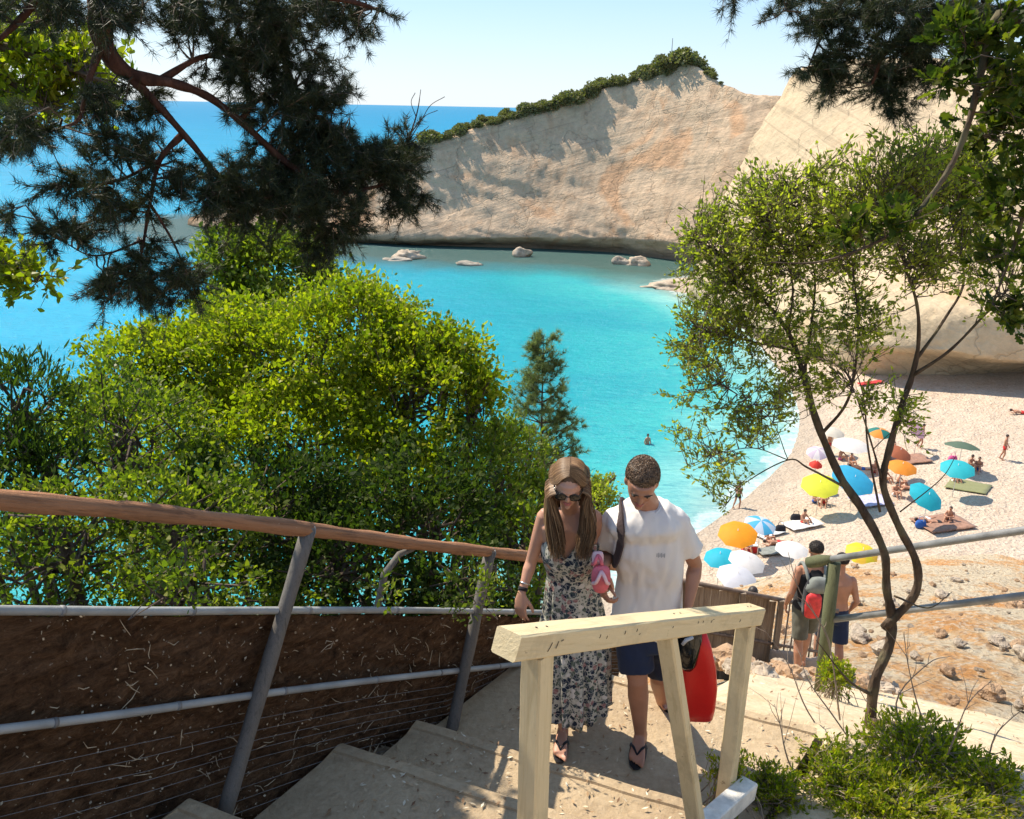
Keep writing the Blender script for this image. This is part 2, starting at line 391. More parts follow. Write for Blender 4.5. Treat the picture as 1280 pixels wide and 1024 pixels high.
c = t.mix(leftm, c, t.ramp(n2, [(.3, (.045, .028, .017)), (.7, (.13, .085, .05))]))
t.pbr(c, .95, t.bump(t.math('ADD', v2, t.math('MULTIPLY', n2, 2)), 1, .09), spec=.15)
g = MB(); grid(g, np.stack([X, Y, Z], -1)); ho = g.build('hillside', t.m, smooth=True, origin=(0, 0, 0)); tag(ho, kind='structure')

FL0, FD = Vector((-1.20, 3.07)), Vector((.578, .816))        # left fence line
RR0 = Vector((.16, 2.18))                                     # wooden rail line
# ---- sandy path below the steps
t = NT('path_dirt')
n1 = t.noise(.9, detail=5); n2 = t.noise(14, detail=6, rough=.7); n3 = t.noise(2.6, detail=6, rough=.7, dist=.5)
c = t.ramp(n1, [(.3, (.52, .375, .21)), (.6, (.60, .46, .28)), (.8, (.64, .52, .34))])
c = t.mix(.45, c, t.ramp(n3, [(.36, (.42, .28, .16)), (.6, (.70, .59, .43))]))
c = t.mix(.3, c, t.ramp(n2, [(.3, (.36, .26, .17)), (.55, (.66, .55, .40))]))
c = t.mix(t.ramp(t.vor(11), [(.05, (.8,)*3), (.12, (0,)*3)]), c, (.45, .36, .27))
t.pbr(c, .93, t.bump(t.math('ADD', n2, t.math('MULTIPLY', n3, 2)), .7, .03), spec=.15)
ss = np.linspace(.8, 10.5, 180); vv = np.linspace(-.75, 9.5, 200); S2, V2 = np.meshgrid(ss, vv, indexing='ij')
X = S2*UX+V2*.932; Y = S2*UY-V2*.363
Z = np.vectorize(path_z)(S2)+np.array([fbm(x*1.3, y*1.3, 9)*.035+fbm(x*6, y*6, 2)*.008 for x, y in zip(X.ravel(), Y.ravel())]).reshape(X.shape)
Z -= np.clip((S2-10.0)/.5, 0, 1)**2*.5+np.clip((-.35-V2)/.4, 0, 1)**2*.25
rl = (X-RR0.x)*.816-(Y-RR0.y)*.578      # metres right of the wooden rail
Z -= np.clip((4.72-S2)/.1, 0, 1)*np.clip((.16-rl)/.08, 0, 1)*.36
Z += np.clip((4.4-S2)/.5, 0, 1)*np.clip(rl/.5, 0, 1)*.05
Z -= np.where(S2 < 4.5, .03, 0)
g = MB(); grid(g, np.stack([X, Y, Z], -1)); po = g.build('path', t.m, smooth=True, origin=(0, 0, 0)); tag(po, kind='structure')

# ---- concrete steps
t = NT('step_concrete')
n1 = t.noise(1.6, detail=5, rough=.6); n2 = t.noise(22, detail=6, rough=.75); n3 = t.vor(60)
c = t.ramp(n1, [(.3, (.36, .25, .145)), (.5, (.50, .365, .21)), (.75, (.60, .45, .27))])
c = t.mix(.4, c, t.ramp(n2, [(.3, (.18, .13, .09)), (.6, (.46, .37, .27))]))
c = t.mix(t.ramp(n3, [(.05, (.6,)*3), (.16, (0,)*3)]), c, (.50, .44, .36))
t.pbr(c, .9, t.bump(t.math('ADD', n2, t.math('MULTIPLY', t.noise(5, detail=5), 2)), .8, .02), spec=.2)
M_CONC = t.m
def on_line(p0, s):   # point of a line parallel to FD at descent distance s
    tt = (s-S_of(p0.x, p0.y))/S_of(FD.x, FD.y); return p0+FD*tt
st = MB()
TREADS = [(4.72, 18.60), (3.65, 18.76), (3.18, 18.92), (2.28, 19.25), (1.50, 19.40), (.75, 19.56), (0, 19.76), (-.75, 19.96)]
for k, (s1, z1) in enumerate(TREADS[:-1]):
    s0 = TREADS[k+1][0]-.05
    def outline(sv_, lo):
        a = on_line(FL0, sv_)+Vector((-.05+lo, .03)); b_ = on_line(RR0, sv_)+Vector((.10, -.06))
        return a, b_
    N = 26; fr_, bk = [], []
    for i in range(N+1):
        f = i/N
        a, b_ = outline(s1, .04*math.sin(k*2.3)); p = a.lerp(b_, f); w_ = .012*mnoise.noise(Vector((p.x*3, p.y*3, k)))*2
        fr_.append(Vector((p.x+UX*w_, p.y+UY*w_)))
        a, b_ = outline(s0, .10*math.sin(k*1.3)); p = a.lerp(b_, f); bk.append(p)
    z0 = z1-.16-.22
    rows = []
    for (dz, din) in ((z0-z1, -.004), (-.03, 0), (-.008, -.006), (0, -.022), (.001, -.075), (-.012, -.080)):
        rows.append(np.array([[p.x+UX*din, p.y+UY*din, z1+dz] for p in fr_]))
    for f in np.linspace(.08, 1, 9):
        rows.append(np.array([[a.x+(b_.x-a.x)*f-UX*.08*(1-f), a.y+(b_.y-a.y)*f-UY*.08*(1-f), z1-.012+.009*fbm(a.x*2+f, a.y*2, k)] for a, b_ in zip(fr_, bk)]))
    rows.append(np.array([[p.x, p.y, z0] for p in bk]))
    A = np.stack(rows)
    grid(st, A)
    for e in (0, -1):      # end walls
        E = A[:, e]; c0 = E.mean(0); st.add(np.vstack([E, c0]), [np.array([[i, (i+1) % len(E), len(E)] for i in range(len(E))])])
so2 = st.build('steps', M_CONC, origin=(0, 0, 0)); tag(so2, kind='structure')

# ---- dry leaves blown over the steps and the path
lit = MB()
for k in range(1500):
    s = random.uniform(1.6, 9.5)**1.0 if k % 2 else random.uniform(2.0, 4.7); fr_ = random.random()**1.5
    if s < 4.72:
        a = on_line(FL0, s)+Vector((.2, -.08)); b_ = on_line(RR0, s)+Vector((.08, -.06)); q = a.lerp(b_, fr_); kk = math.ceil((s-3.65)/.47-1e-6); z = [z_ for (s_, z_) in TREADS if s_ >= s][-1]
        z += .002
    else: v = random.uniform(-.5, 5); q = Vector((s*UX+v*.932, s*UY-v*.363)); z = path_z(s)+.03
    c_ = np.array([q.x, q.y, z]); a1 = random.uniform(0, 6.3); L_ = random.uniform(.006, .020)*(1 if s < 5 else 1.4); d1 = np.array([math.cos(a1), math.sin(a1), random.uniform(-.2, .4)])*L_; d2 = np.array([-math.sin(a1), math.cos(a1), random.uniform(-.2, .3)])*L_*.35
    lit.add([c_-d1, c_-d2, c_+d1, c_+d2], [np.array([[0, 1, 2, 3]])])
M_LITTER = leafmat_dry = None
t = NT('dry_leaf_litter'); t.pbr(t.ramp(t.geo.outputs['Random Per Island'], [(0, (.16, .08, .04)), (.4, (.38, .24, .12)), (.75, (.60, .50, .34)), (1, (.72, .66, .52))]), .8); M_LITTER = t.m
tag(lit.build('leaf_litter', M_LITTER, None, origin=(0, 0, 0)), 'scattered dry leaves and pale flecks lying on the concrete steps and the path', 'leaf litter', kind='stuff')
# ---- dark earth between the steps and the left fence
g = MB(); rows = []
for i in range(130):
    tt = -2.6+i*.045
    for_ = FL0+FD*tt; row = []
    for j in range(16):
        o = -.32+j*.055; x, y = for_.x+.816*o, for_.y-.578*o; zz = path_z(S_of(x, y)) if S_of(x, y) > 3.65 else 18.76+(3.65-S_of(x, y))*.34
        row.append([x, y, zz-.235-(.10 if S_of(x, y) < 3.1 else 0)+.035*fbm(x*4, y*4, 1)+.02*fbm(x*14, y*14, 3)-.10*max(0, -o-.1)*3])
    rows.append(row)
grid(g, np.array(rows)); o_ = g.build('earth_verge', simple('dark_earth', (.075, .05, .035), .95, .6, 9, 1, .03, 30), smooth=True, origin=(0, 0, 0)); tag(o_, kind='structure')
# ---- cliffs
def cliffmat(name, base, streak, strat_rot, warm=.5):
    t = NT(name)
    vert = t.noise(.30, t.map((1, 1, .10)), 7, .7, .5); big = t.noise(.045, detail=5, rough=.6, dist=.8); fine = t.noise(1.1, detail=8, rough=.72)
    strat = t.noise(.42, t.along(1, .2 if warm > .5 else -.3, (.08, .08, 2.0), strat_rot[1]), 8, .68, .7)
    c = t.ramp(big, [(.28, tuple(x*.80 for x in base)), (.5, base), (.72, tuple(min(1, x*1.13) for x in base))])
    c = t.mix(t.math('MULTIPLY', t.ramp(vert, [(.50, (0,)*3), (.66, (1,)*3)]), warm), c, tuple(x*.72 for x in streak))
    c = t.mix(t.math('MULTIPLY', t.ramp(t.noise(.07, detail=4, dist=1.2), [(.56, (0,)*3), (.64, (1,)*3)]), warm), c, tuple(x*y for x, y in zip(streak, (1.15, .95, .7))))
    c = t.mix(.36, c, t.ramp(fine, [(.3, tuple(x*.5 for x in base)), (.62, tuple(min(1, x*1.22) for x in base))]))
    c = t.mix(t.math('MULTIPLY', t.ramp(strat, [(.38, (1,)*3), (.45, (0,)*3)]), .5), c, tuple(x*.55 for x in base))
    crk = t.n('TexVoronoi', feature='DISTANCE_TO_EDGE'); crk.inputs['Scale'].default_value = .11; cw = t.n('TexNoise'); cw.inputs['Scale'].default_value = .35; cw.inputs['Detail'].default_value = 6; t.l(t.co.outputs['Object'], cw.inputs['Vector'])
    cs = t.n('VectorMath', operation='SCALE'); cs.inputs[3].default_value = 7; t.l(cw.outputs[1], cs.inputs[0]); ca = t.n('VectorMath', operation='ADD'); t.l(t.map((1, 1, .6)), ca.inputs[0]); t.l(cs.outputs[0], ca.inputs[1]); t.l(ca.outputs[0], crk.inputs['Vector'])
    crl = t.ramp(crk.outputs[0], [(0, (1,)*3), (.014, (0,)*3)]); c = t.mix(t.math('MULTIPLY', crl, .28), c, tuple(x*.35 for x in base))
    pos = t.n('SeparateXYZ'); t.l(t.geo.outputs['Position'], pos.inputs[0])
    wet = t.val(t.math('ADD', pos.outputs['Z'], t.math('MULTIPLY', t.noise(.3), 1.5)), 1.2, 2.4, 1, 0)
    c = t.mix(t.math('MULTIPLY', wet, .75), c, (.10, .085, .06))
    hh = t.math('SUBTRACT', t.math('ADD', t.math('ADD', t.math('MULTIPLY', strat, 1.3), t.math('MULTIPLY', fine, 1.4)), t.math('MULTIPLY', vert, .8)), t.math('MULTIPLY', crl, .5))
    t.pbr(c, .95, t.bump(hh, .65, .4), spec=.12); return t.m
M_CL1 = cliffmat('cliff_limestone', (.54, .395, .27), (.50, .26, .13), (0, .28, 0), .6)
M_CL2 = cliffmat('cliff_chalk', (.57, .435, .285), (.50, .33, .18), (0, -.5, 0), .35)
def cliff(name, cols, mat, nu, nv, amp, rowt, seed=0, strat=(0, 0, 1)):
    """cols: control columns, each a list of points bottom to top; returns the displaced sheet"""
    nc = len(cols); nr = len(cols[0]); C = np.array([[list(p) for p in c] for c in cols])   # nc,nr,3
    def cat(A, n, ax):
        A = np.moveaxis(A, ax, 0); m = len(A); tt = np.linspace(0, m-1, n); out = []
        for q in tt:
            i = min(int(q), m-2); f = q-i; p0 = A[max(i-1, 0)]; p1 = A[i]; p2 = A[i+1]; p3 = A[min(i+2, m-1)]
            lin = p1*(1-f)+p2*f; cr = .5*(2*p1+(p2-p0)*f+(2*p0-5*p1+4*p2-p3)*f*f+(3*p1-p0-3*p2+p3)*f**3)
            out.append(.5*lin+.5*cr)
        return np.moveaxis(np.array(out), 0, ax)
    G = cat(cat(C, nv, 1), nu, 0)      # nu,nv,3
    du = np.gradient(G, axis=0); dv = np.gradient(G, axis=1); Nn = np.cross(du, dv); Nn /= (np.linalg.norm(Nn, axis=-1, keepdims=True)+1e-9)
    for i in range(nu):
        for j in range(nv):
            p = G[i, j]; tv = j/(nv-1)
            sz = p[2]+.25*p[0]*strat[0]
            a = fbm(p[0]*.05+seed, p[1]*.05, p[2]*.07, 5)*amp*.55
            a += fbm(p[0]*.22, seed, p[2]*.045, 4)*amp*.22      # vertical flutes
            a += fbm(p[0]*.03+sz*.02, seed+4, sz*.5, 5)*amp*.20        # strata ledges
            a += fbm(p[0]*.5, p[1]*.5, p[2]*.5+seed, 4)*amp*.13
            G[i, j] = p+Nn[i, j]*a*rowt(tv)
    mb = MB(); grid(mb, G); o = mb.build(name, mat, smooth=True, origin=(0, 0, 0)); tag(o, kind='structure'); return G
# far headland: waterline column px, and edge px
base_px = BASE_PX
edge_px = [(236, 281), (258, 262), (330, 244), (430, 218), (510, 190), (590, 160), (680, 135), (790, 103), (862, 80), (935, 118), (1010, 122)]
cols = []
for (bx_, by_), (ex, ey) in zip(base_px, edge_px):
    b0 = PZ(bx_, by_, 0); y0 = b0.y
    H = max(1.0, P(ex, ey, y0+6).z); H = max(1.0, P(ex, ey, y0+H*.62).z)
    e0 = P(ex, ey, y0+H*.62)
    def L(f, dy=0, dz=0): return Vector((b0.x+(e0.x-b0.x)*f, y0+(e0.y-y0)*f+dy, H*f+dz))
    cav = min(1, H/14.0)
    cols.append([L(0, 2.6*cav, -3), L(0, 2.8*cav, .3), L(.05, 1.3*cav), L(.10, -.8*cav), L(.18, -.9*cav), L(.40), L(.62), L(.82), L(.96), L(1.0, .8, .1), L(1, 6, -.1), L(1, 18, -H*.05), L(1, 45, -H*.25), L(1, 75, -H*1.1)])
GH = cliff('headland_cliff', cols, M_CL1, 330, 130, 1.15, lambda tv: min(1, .3+tv*4) if tv < .75 else .6, 2.0, (1, 0, 0))
# near right cliff: a big leaning chalk slab
cols = []
tab = [  # (px,py) at base / knee / lower face / mid / top, with depths
    [(1000, 372, 118), (985, 350, 125), (960, 260, 135), (975, 190, 142), (1000, 160, 148)],
    [(866, 352, 108), (868, 338, 109), (898, 262, 116), (932, 182, 123), (986, 100, 130)],
    [(925, 392, 93), (930, 372, 94), (950, 300, 101), (985, 200, 112), (1012, 84, 124)],
    [(1000, 428, 80), (1006, 405, 80.5), (1015, 330, 87), (1060, 215, 101), (1090, 74, 121)],
    [(1090, 457, 71), (1092, 430, 70), (1100, 372, 73), (1135, 260, 89), (1165, 78, 117)],
    [(1180, 466, 69.5), (1180, 440, 67), (1185, 385, 68), (1205, 270, 83), (1235, 84, 113)],
    [(1290, 470, 70), (1290, 455, 65), (1290, 400, 65), (1300, 270, 80), (1310, 80, 111)],
    [(1420, 474, 70), (1420, 455, 65), (1420, 400, 64), (1430, 260, 79), (1440, 80, 110)],
    [(1620, 480, 68), (1620, 460, 63), (1620, 400, 62), (1640, 260, 77), (1650, 60, 108)]]
for c in tab:
    L = [P(*q) for q in c]; b0 = L[0]
    cols.append([b0+Vector((0, 3, -3.5)), b0+Vector((0, 1.4, -.4)), L[1].lerp(b0, .5)+Vector((0, 1.2, 0)), L[1], L[2], L[2].lerp(L[3], .5), L[3], L[3].lerp(L[4], .5), L[4], L[4]+Vector((L[4].x*4/L[4].y, 4, -.3)), L[4]+Vector((L[4].x*30/L[4].y, 30, -9))])
GR = cliff('chalk_cliff', cols, M_CL2, 250, 150, .95, lambda tv: min(1, .3+tv*3), 7.0, (-1, 0, 0))
# ================================================================== MAN-MADE THINGS
def woodmat(name, c, grain=(1, 1, 1), dark=.45, rough=.7, knots=True, b=.4):
    t = NT(name); m = t.map(grain)
    g = t.noise(9, m, 6, .65, 1.2); f = t.noise(60, m, 4, .7)
    cc = t.ramp(g, [(.30, tuple(x*dark for x in c)), (.46, tuple(x*.85 for x in c)), (.7, c)])
    cc = t.mix(.3, cc, t.ramp(f, [(.35, tuple(x*.5 for x in c)), (.6, tuple(min(1, x*1.25) for x in c))]))
    cc = t.mix(t.ramp(t.noise(2.2, detail=5), [(.55, (0,)*3), (.72, (.45,)*3)]), cc, tuple(x*.6 for x in c))
    t.pbr(cc, rough, t.bump(t.math('ADD', g, f), b, .006), spec=.3); return t.m
def grainwood(name, c, dirv, dark, rough, amt=.8, b=.5, wear=None):
    t = NT(name); v = t.along(dirv[0], dirv[1], (1.2, 22, 22), dirv[2] if len(dirv) > 2 else 0); g = t.noise(1.6, v, 8, .72, .6); g2 = t.noise(5, v, 6, .7); n = t.noise(3.5, detail=6, rough=.7)
    cc = t.mix(t.math('MULTIPLY', t.ramp(g, [(.36, (1,)*3), (.5, (0,)*3)]), amt), c, dark)
    cc = t.mix(t.math('MULTIPLY', t.ramp(g2, [(.55, (0,)*3), (.7, (1,)*3)]), .35), cc, tuple(min(1, x*1.35) for x in c))
    cc = t.mix(t.ramp(n, [(.52, (0,)*3), (.66, (.55,)*3)]), cc, tuple(x*.62 for x in c))
    if wear: cc = t.mix(t.ramp(t.noise(16, detail=6, rough=.8), [(.64, (0,)*3), (.68, (.85,)*3)]), cc, wear)
    t.pbr(cc, rough, t.bump(t.math('ADD', t.math('ADD', g, g2), n), b, .012), spec=.3); return t.m
M_LOG = grainwood('weathered_log', (.40, .19, .095), (.578, .816, -.46), (.12, .06, .035), .75, .8, .9, (.50, .36, .26))
M_GREYLOG = woodmat('grey_post_wood', (.17, .15, .13), (6, 6, .8), .4, .8)
M_PIPE = simple('grey_pipe', (.30, .30, .29), .55, .25, 5, .5, .004, 60)
M_STEELR = simple('dull_rail', (.20, .195, .19), .5, .3, 9, .5, .004, 70)
M_YEL = None
t = NT('cream_painted_timber')
g1 = t.noise(3, t.map((1, 1, 1)), 5, .6); g2 = t.noise(40, detail=5, rough=.7); sc_ = t.vor(16, t.map((1, 1, .35)))
c = t.ramp(g1, [(.3, (.52, .38, .19)), (.6, (.64, .50, .28)), (.8, (.70, .58, .36))])
c = t.mix(t.ramp(g2, [(.28, (.6,)*3), (.4, (0,)*3)]), c, (.38, .27, .13))
c = t.mix(t.ramp(t.noise(7, t.map((1, 1, .25)), 6, .75), [(.66, (0,)*3), (.70, (.75,)*3)]), c, (.16, .10, .05))
M_YEL = grainwood('cream_painted_timber', (.68, .54, .32), (.58, .81, -.42), (.46, .33, .16), .6, .45, .35, (.30, .20, .11)); M_YELP = grainwood('cream_painted_post', (.68, .54, .32), (1, 0, 1.5708), (.46, .33, .16), .6, .45, .35, (.30, .20, .11))

def rvec0():
    v = RNG.normal(size=3); return list(v/np.linalg.norm(v))
# ---- left fence
P1b, P2b = FL0, Vector((-.35, 4.27))
def fl(tt): return Vector((-1.20+FD.x*tt, 3.07+FD.y*tt))
t1, t2 = 0.0, (P2b-FL0).dot(FD)
fence = thing('pipe_fence', (FL0.x, FL0.y, 19.2), 'long roadside fence on the left with a reddish log handrail, grey pipes and brown netting', 'fence')
def rail_pts(pix):
    """pixel rail heights carried on the fence plane"""
    out = []
    for px, py in pix:
        d = ray(px, py); n = Vector((FD.y, -FD.x, 0)); q = Vector((FL0.x, FL0.y, 0)); tt = n.dot(q)/n.dot(d)
        out.append(Vector((0, 0, CAMZ))+d*tt)
    return out
def ext(L, back=0, fwd=0):
    L = list(L)
    if back: L = [L[0]+(L[0]-L[1]).normalized()*back]+L
    if fwd: L = L+[L[-1]+(L[-1]-L[-2]).normalized()*fwd]
    return L
top = ext(rail_pts([(0, 625), (190, 641), (385, 662), (520, 680), (612, 690), (690, 699)]), 2.2, 1.0)
mb = MB(); pp = smoothpath(top, 8)
tube(mb, pp, [.033*(1+.09*math.sin(i*.9)+.05*math.sin(i*2.3)) for i in range(len(pp))], 12, jit=.03); mb.build('handrail', M_LOG, fence, True)
for pix in (([(0, 763), (200, 764), (385, 763), (520, 763), (640, 765)]), ([(0, 912), (150, 893), (325, 868), (470, 850), (650, 830)])):
    pp = smoothpath(ext(rail_pts(pix), 2.0, .9), 5); mb = MB(); tube(mb, pp, .0165, 10)
    for a in pp[3::9]:
        pass
    o = mb.build('pipe', M_PIPE, fence, True)
    acc = 0
    for i in range(len(pp)-1):
        acc += (pp[i+1]-pp[i]).length
        if acc > .55: acc = 0; dd = (pp[i+1]-pp[i]).normalized(); tube(MB(), [pp[i]-dd*.004, pp[i]+dd*.012], .0185, 10).build('collar', M_STEELR, o, True)
def leanpost(b_px, b_y, t_px, r, name='post', ext_down=.25):
    b = P(*b_px, b_y); tpt = rail_pts([t_px])[0]; d = (tpt-b).normalized()
    mb = MB(); pts = [b-d*ext_down]+[b.lerp(tpt+d*.02, i/8) for i in range(9)]
    tube(mb, pts, [r*(1.05+.05*math.sin(i*1.7)) for i in range(len(pts))], 12, jit=.03)
    return mb.build(name, M_GREYLOG, fence, True), b, tpt
post1, b1, tp1 = leanpost((290, 985), 3.05, (385, 664), .032)
post2, b2, tp2 = leanpost((566, 906), 4.26, (612, 692), .032)
for tp, bb in ((tp1, b1), (tp2, b2)):
    mb = MB(); d = (tp-bb).normalized()
    for k in range(4): 
        c = tp+Vector((0, 0, -.012)); ring = [c+Vector((math.cos(a)*.012, math.sin(a)*.012, 0)) for a in ()]
    ax = (top[3]-top[2]).normalized(); q = ax.orthogonal().normalized(); q2 = ax.cross(q)
    tube(mb, [tp+ax*.006+q*math.cos(a)*.038+q2*math.sin(a)*.038-Vector((0, 0, .002)) for a in np.linspace(0, 2*math.pi, 17)], .003, 6); mb.build('wire_tie', M_STEELR, fence, True)
for q in (-1.45,):    # post just outside the picture on the left
    p = fl(q); z = path_z(S_of(p.x, p.y)); mb = MB(); tube(mb, [Vector((p.x, p.y, z-.2)), Vector((p.x+.04, p.y, z+1.22))], .032, 12); mb.build('post', M_GREYLOG, fence, True)
# forked prop under the handrail
a = rail_pts([(518, 684)])[0]; b_ = rail_pts([(478, 712)])[0]
mb = MB(); tube(mb, [a+Vector((0, 0, .03)), a+Vector((-.01, .02, -.02)), a.lerp(b_, .5)+Vector((0, .02, .01)), b_+Vector((0, .06, -.06)), b_+Vector((-.1, .15, -.5))], [.012, .014, .016, .02, .02], 8, jit=.06); mb.build('forked_prop', M_GREYLOG, fence, True)
# brown fibre netting hanging below the upper pipe
t = NT('brown_fibre_netting')
f1 = t.noise(5.0, t.map((1.2, 1.2, 4)), 8, .8, .8); f2 = t.noise(26, detail=6, rough=.8)
wv = t.n('TexWave', wave_type='BANDS', bands_direction='Z'); wv.inputs['Scale'].default_value = 9; wv.inputs['Distortion'].default_value = 1.2; t.l(t.co.outputs['Object'], wv.inputs['Vector'])
c = t.ramp(f1, [(.36, (.03, .016, .009)), (.5, (.14, .072, .038)), (.64, (.32, .18, .10))])
c = t.mix(.45, c, t.ramp(f2, [(.35, (.02, .012, .008)), (.62, (.17, .095, .05))]))
c = t.mix(t.ramp(t.noise(48, detail=3), [(.68, (0,)*3), (.72, (1,)*3)]), c, (.42, .33, .24))
t.pbr(c, .95, t.bump(t.math('ADD', f1, f2), 1, .03), spec=.1); M_NET = t.m
up = smoothpath(ext(rail_pts([(0, 772), (200, 773), (385, 772), (520, 772), (640, 773)]), 2.0, 1.9), 34); N = len(up); rows = []
nrm = Vector((-FD.y, FD.x, 0))
for j in range(90):
    f = j/89; row = []
    for i, p in enumerate(up):
        zb = path_z(S_of(p.x, p.y))-.26; off = .03+.08*f+.04*fbm(i*.035, f*2.4, 1)+.022*fbm(i*.16, f*9, 3)+.012*fbm(i*.5, f*28, 7)
        row.append([p.x+nrm.x*off, p.y+nrm.y*off, p.z+(zb-p.z)*f])
    rows.append(row)
mb = MB(); A = np.array(rows); grid(mb, A); B_ = A[::-1]+np.array([nrm.x*.012, nrm.y*.012, 0]); grid(mb, B_)
mb.build('netting', M_NET, fence, True)
# straw-coloured stalks caught in the netting
M_STRAW = simple('dry_straw', (.46, .36, .24), .8, .3, 30, .2)
mb = MB()
for k in range(170):
    i = random.randrange(2, N-2); f = random.uniform(.05, .95); p = up[i]; q = Vector(A[int(f*89), i])-nrm*random.uniform(.004, .03)
    dd = Vector((FD.x, FD.y, -.25))*random.uniform(-1, 1)+Vector((0, 0, random.uniform(-.9, .9))); dd.normalize(); L = random.uniform(.02, .10)
    tube(mb, [q, q+dd*L*.5+Vector((random.uniform(-.01, .01), -.004, random.uniform(-.015, .015))), q+dd*L], [.0014, .002, .0008], 4, caps=False)
tag(mb.build('straw', M_STRAW, fence), kind='stuff')
mb = MB()
for k in range(900):
    i = random.randrange(2, N-2); f = random.random(); q = Vector(A[int(f*89), i])-nrm*random.uniform(.004, .02); a = Vector(rvec0())*random.uniform(.003, .009); b_ = a.cross(Vector(rvec0())).normalized()*random.uniform(.002, .006)
    mb.add([list(q-a), list(q+b_), list(q+a*1.1), list(q-b_)], [np.array([[0, 1, 2, 3]])])
tag(mb.build('leaf_litter', M_STRAW, fence), kind='stuff')
mb = MB()      # wires showing in the lower left bays
for k in range(9):
    f = .50+k*.054; L = [Vector(A[int(f*89), i])-nrm*.02 for i in list(range(0, N, 30))+[N-1]]; tube(mb, L, .0012, 4, caps=False)
mb.build('wire', M_STEELR, fence)
# earth and dead leaves under the fence
mb = MB()
for k in range(95):
    q = FL0+FD*random.uniform(-1.6, 2.2)+Vector((.816, -.578))*random.uniform(-.14, .10); z = path_z(S_of(q.x, q.y))-(.22 if S_of(q.x, q.y) > 3 else .3)
    for _ in range(12):
        a = random.uniform(0, 6.28); ln = random.uniform(.05, .17); d_ = Vector((math.cos(a)*.5, math.sin(a)*.5, 1)).normalized(); b0 = Vector((q.x+random.uniform(-.03, .03), q.y+random.uniform(-.03, .03), z)); w_ = Vector((-math.sin(a), math.cos(a), 0))*.0022
        tip = b0+d_*ln+Vector((math.cos(a), math.sin(a), -.3))*ln*.4; m_ = b0+d_*ln*.6; mb.add([list(b0-w_), list(b0+w_), list(m_+w_*.8), list(tip), list(m_-w_*.8)], [np.array([[0, 1, 2, 3, 4]])])
tag(mb.build('dry_grass', M_STRAW, None), 'dry grass tufts growing from the earth along the foot of the left fence', 'grass', kind='stuff')
# ---- cream wooden handrail in front
wr = thing('wooden_handrail', P(680, 1010, 2.25), 'cream painted wooden handrail with square posts and slanting brace in front of the couple', 'handrail')
A0, A1 = P(648, 803, 2.16), P(940, 768, 3.46)
dirr = (A1-A0).normalized()
W_, H_ = .088, .078
beam(mb := MB(), A0-dirr*.06, A1+dirr*.03, W_, H_); mb.build('top_beam', M_YEL, wr)
def post_at(px, y, w_, zb, frac):
    c = A0.lerp(A1, frac); R = Matrix.Rotation(math.atan2(dirr.y, dirr.x), 3, 'Z'); mb = MB()
    beam(mb, Vector((c.x, c.y, zb)), Vector((c.x, c.y, c.z-H_/2+.002)), w_, w_, up=(dirr.x, dirr.y, 0)); return mb.build('post', M_YELP, wr)
Lh = (A1-A0).length
post_at(0, 0, .074, A0.z-1.35, .055); post_at(0, 0, .070, A1.z-1.02, .965)
q = A0.lerp(A1, .525); qb = P(872, 1040, 3.0)
mb = MB(); beam(mb, qb-(q-qb).normalized()*.2, Vector((q.x, q.y, q.z-H_/2)), .072, .045, up=(dirr.x, dirr.y, 0)); mb.build('brace', M_YELP, wr)
M_DARKMARK = simple('pencil_mark', (.05, .03, .02), .8)
M_BOLT = simple('nail_steel', (.12, .10, .09), .4, metal=.8)
sv_ = dirr.cross(Vector((0, 0, 1))).normalized(); uv_ = sv_.cross(dirr)
mb = MB()
for f, du, L, a in ((.055, -.004, .030, 1.1), (.075, 0, .022, 1.3), (.088, .012, .012, .3), (.21, .01, .012, 1.4), (.235, .004, .010, 1.5), (.30, .012, .012, 1.5), (.345, .015, .010, 1.5), (.36, .0, .008, .4), (.5, .01, .007, 1), (.62, .016, .008, 1.3), (.645, .016, .008, 1.4), (.69, .014, .012, 1.2), (.7, .02, .008, .2), (.86, .0, .012, 1.3)):
    c = A0.lerp(A1, f)+sv_*(W_/2+.0015)+uv_*du; dd = dirr*math.cos(a)+uv_*math.sin(a)
    if (c-Vector((0, 0, CAMZ))).length > (c-sv_*W_-Vector((0, 0, CAMZ))).length: c -= sv_*(W_+.003)
    tube(MB(), [c-dd*L*.5, c+dirr*.002, c+dd*L*.5], .0011, 5).build('pencil_mark', M_DARKMARK, wr)
mb = MB()
for f in (.04, .07, .545, .575, .955, .975):
    c = A0.lerp(A1, f)+uv_*(H_/2+.0005); tube(MB(), [c, c+uv_*.0015], .004, 8).build('nail_head', M_BOLT, wr)
# white kerb beam at the foot of the right post
kb = MB(); beam(kb, P(850, 1060, 2.95), P(935, 985, 3.42), .085, .09); o = kb.build('kerb_beam', simple('worn_white_paint', (.66, .62, .55), .7, .2, 20, .5, .004), None); tag(o, 'worn white timber kerb lying at the foot of the cream handrail', 'timber kerb')

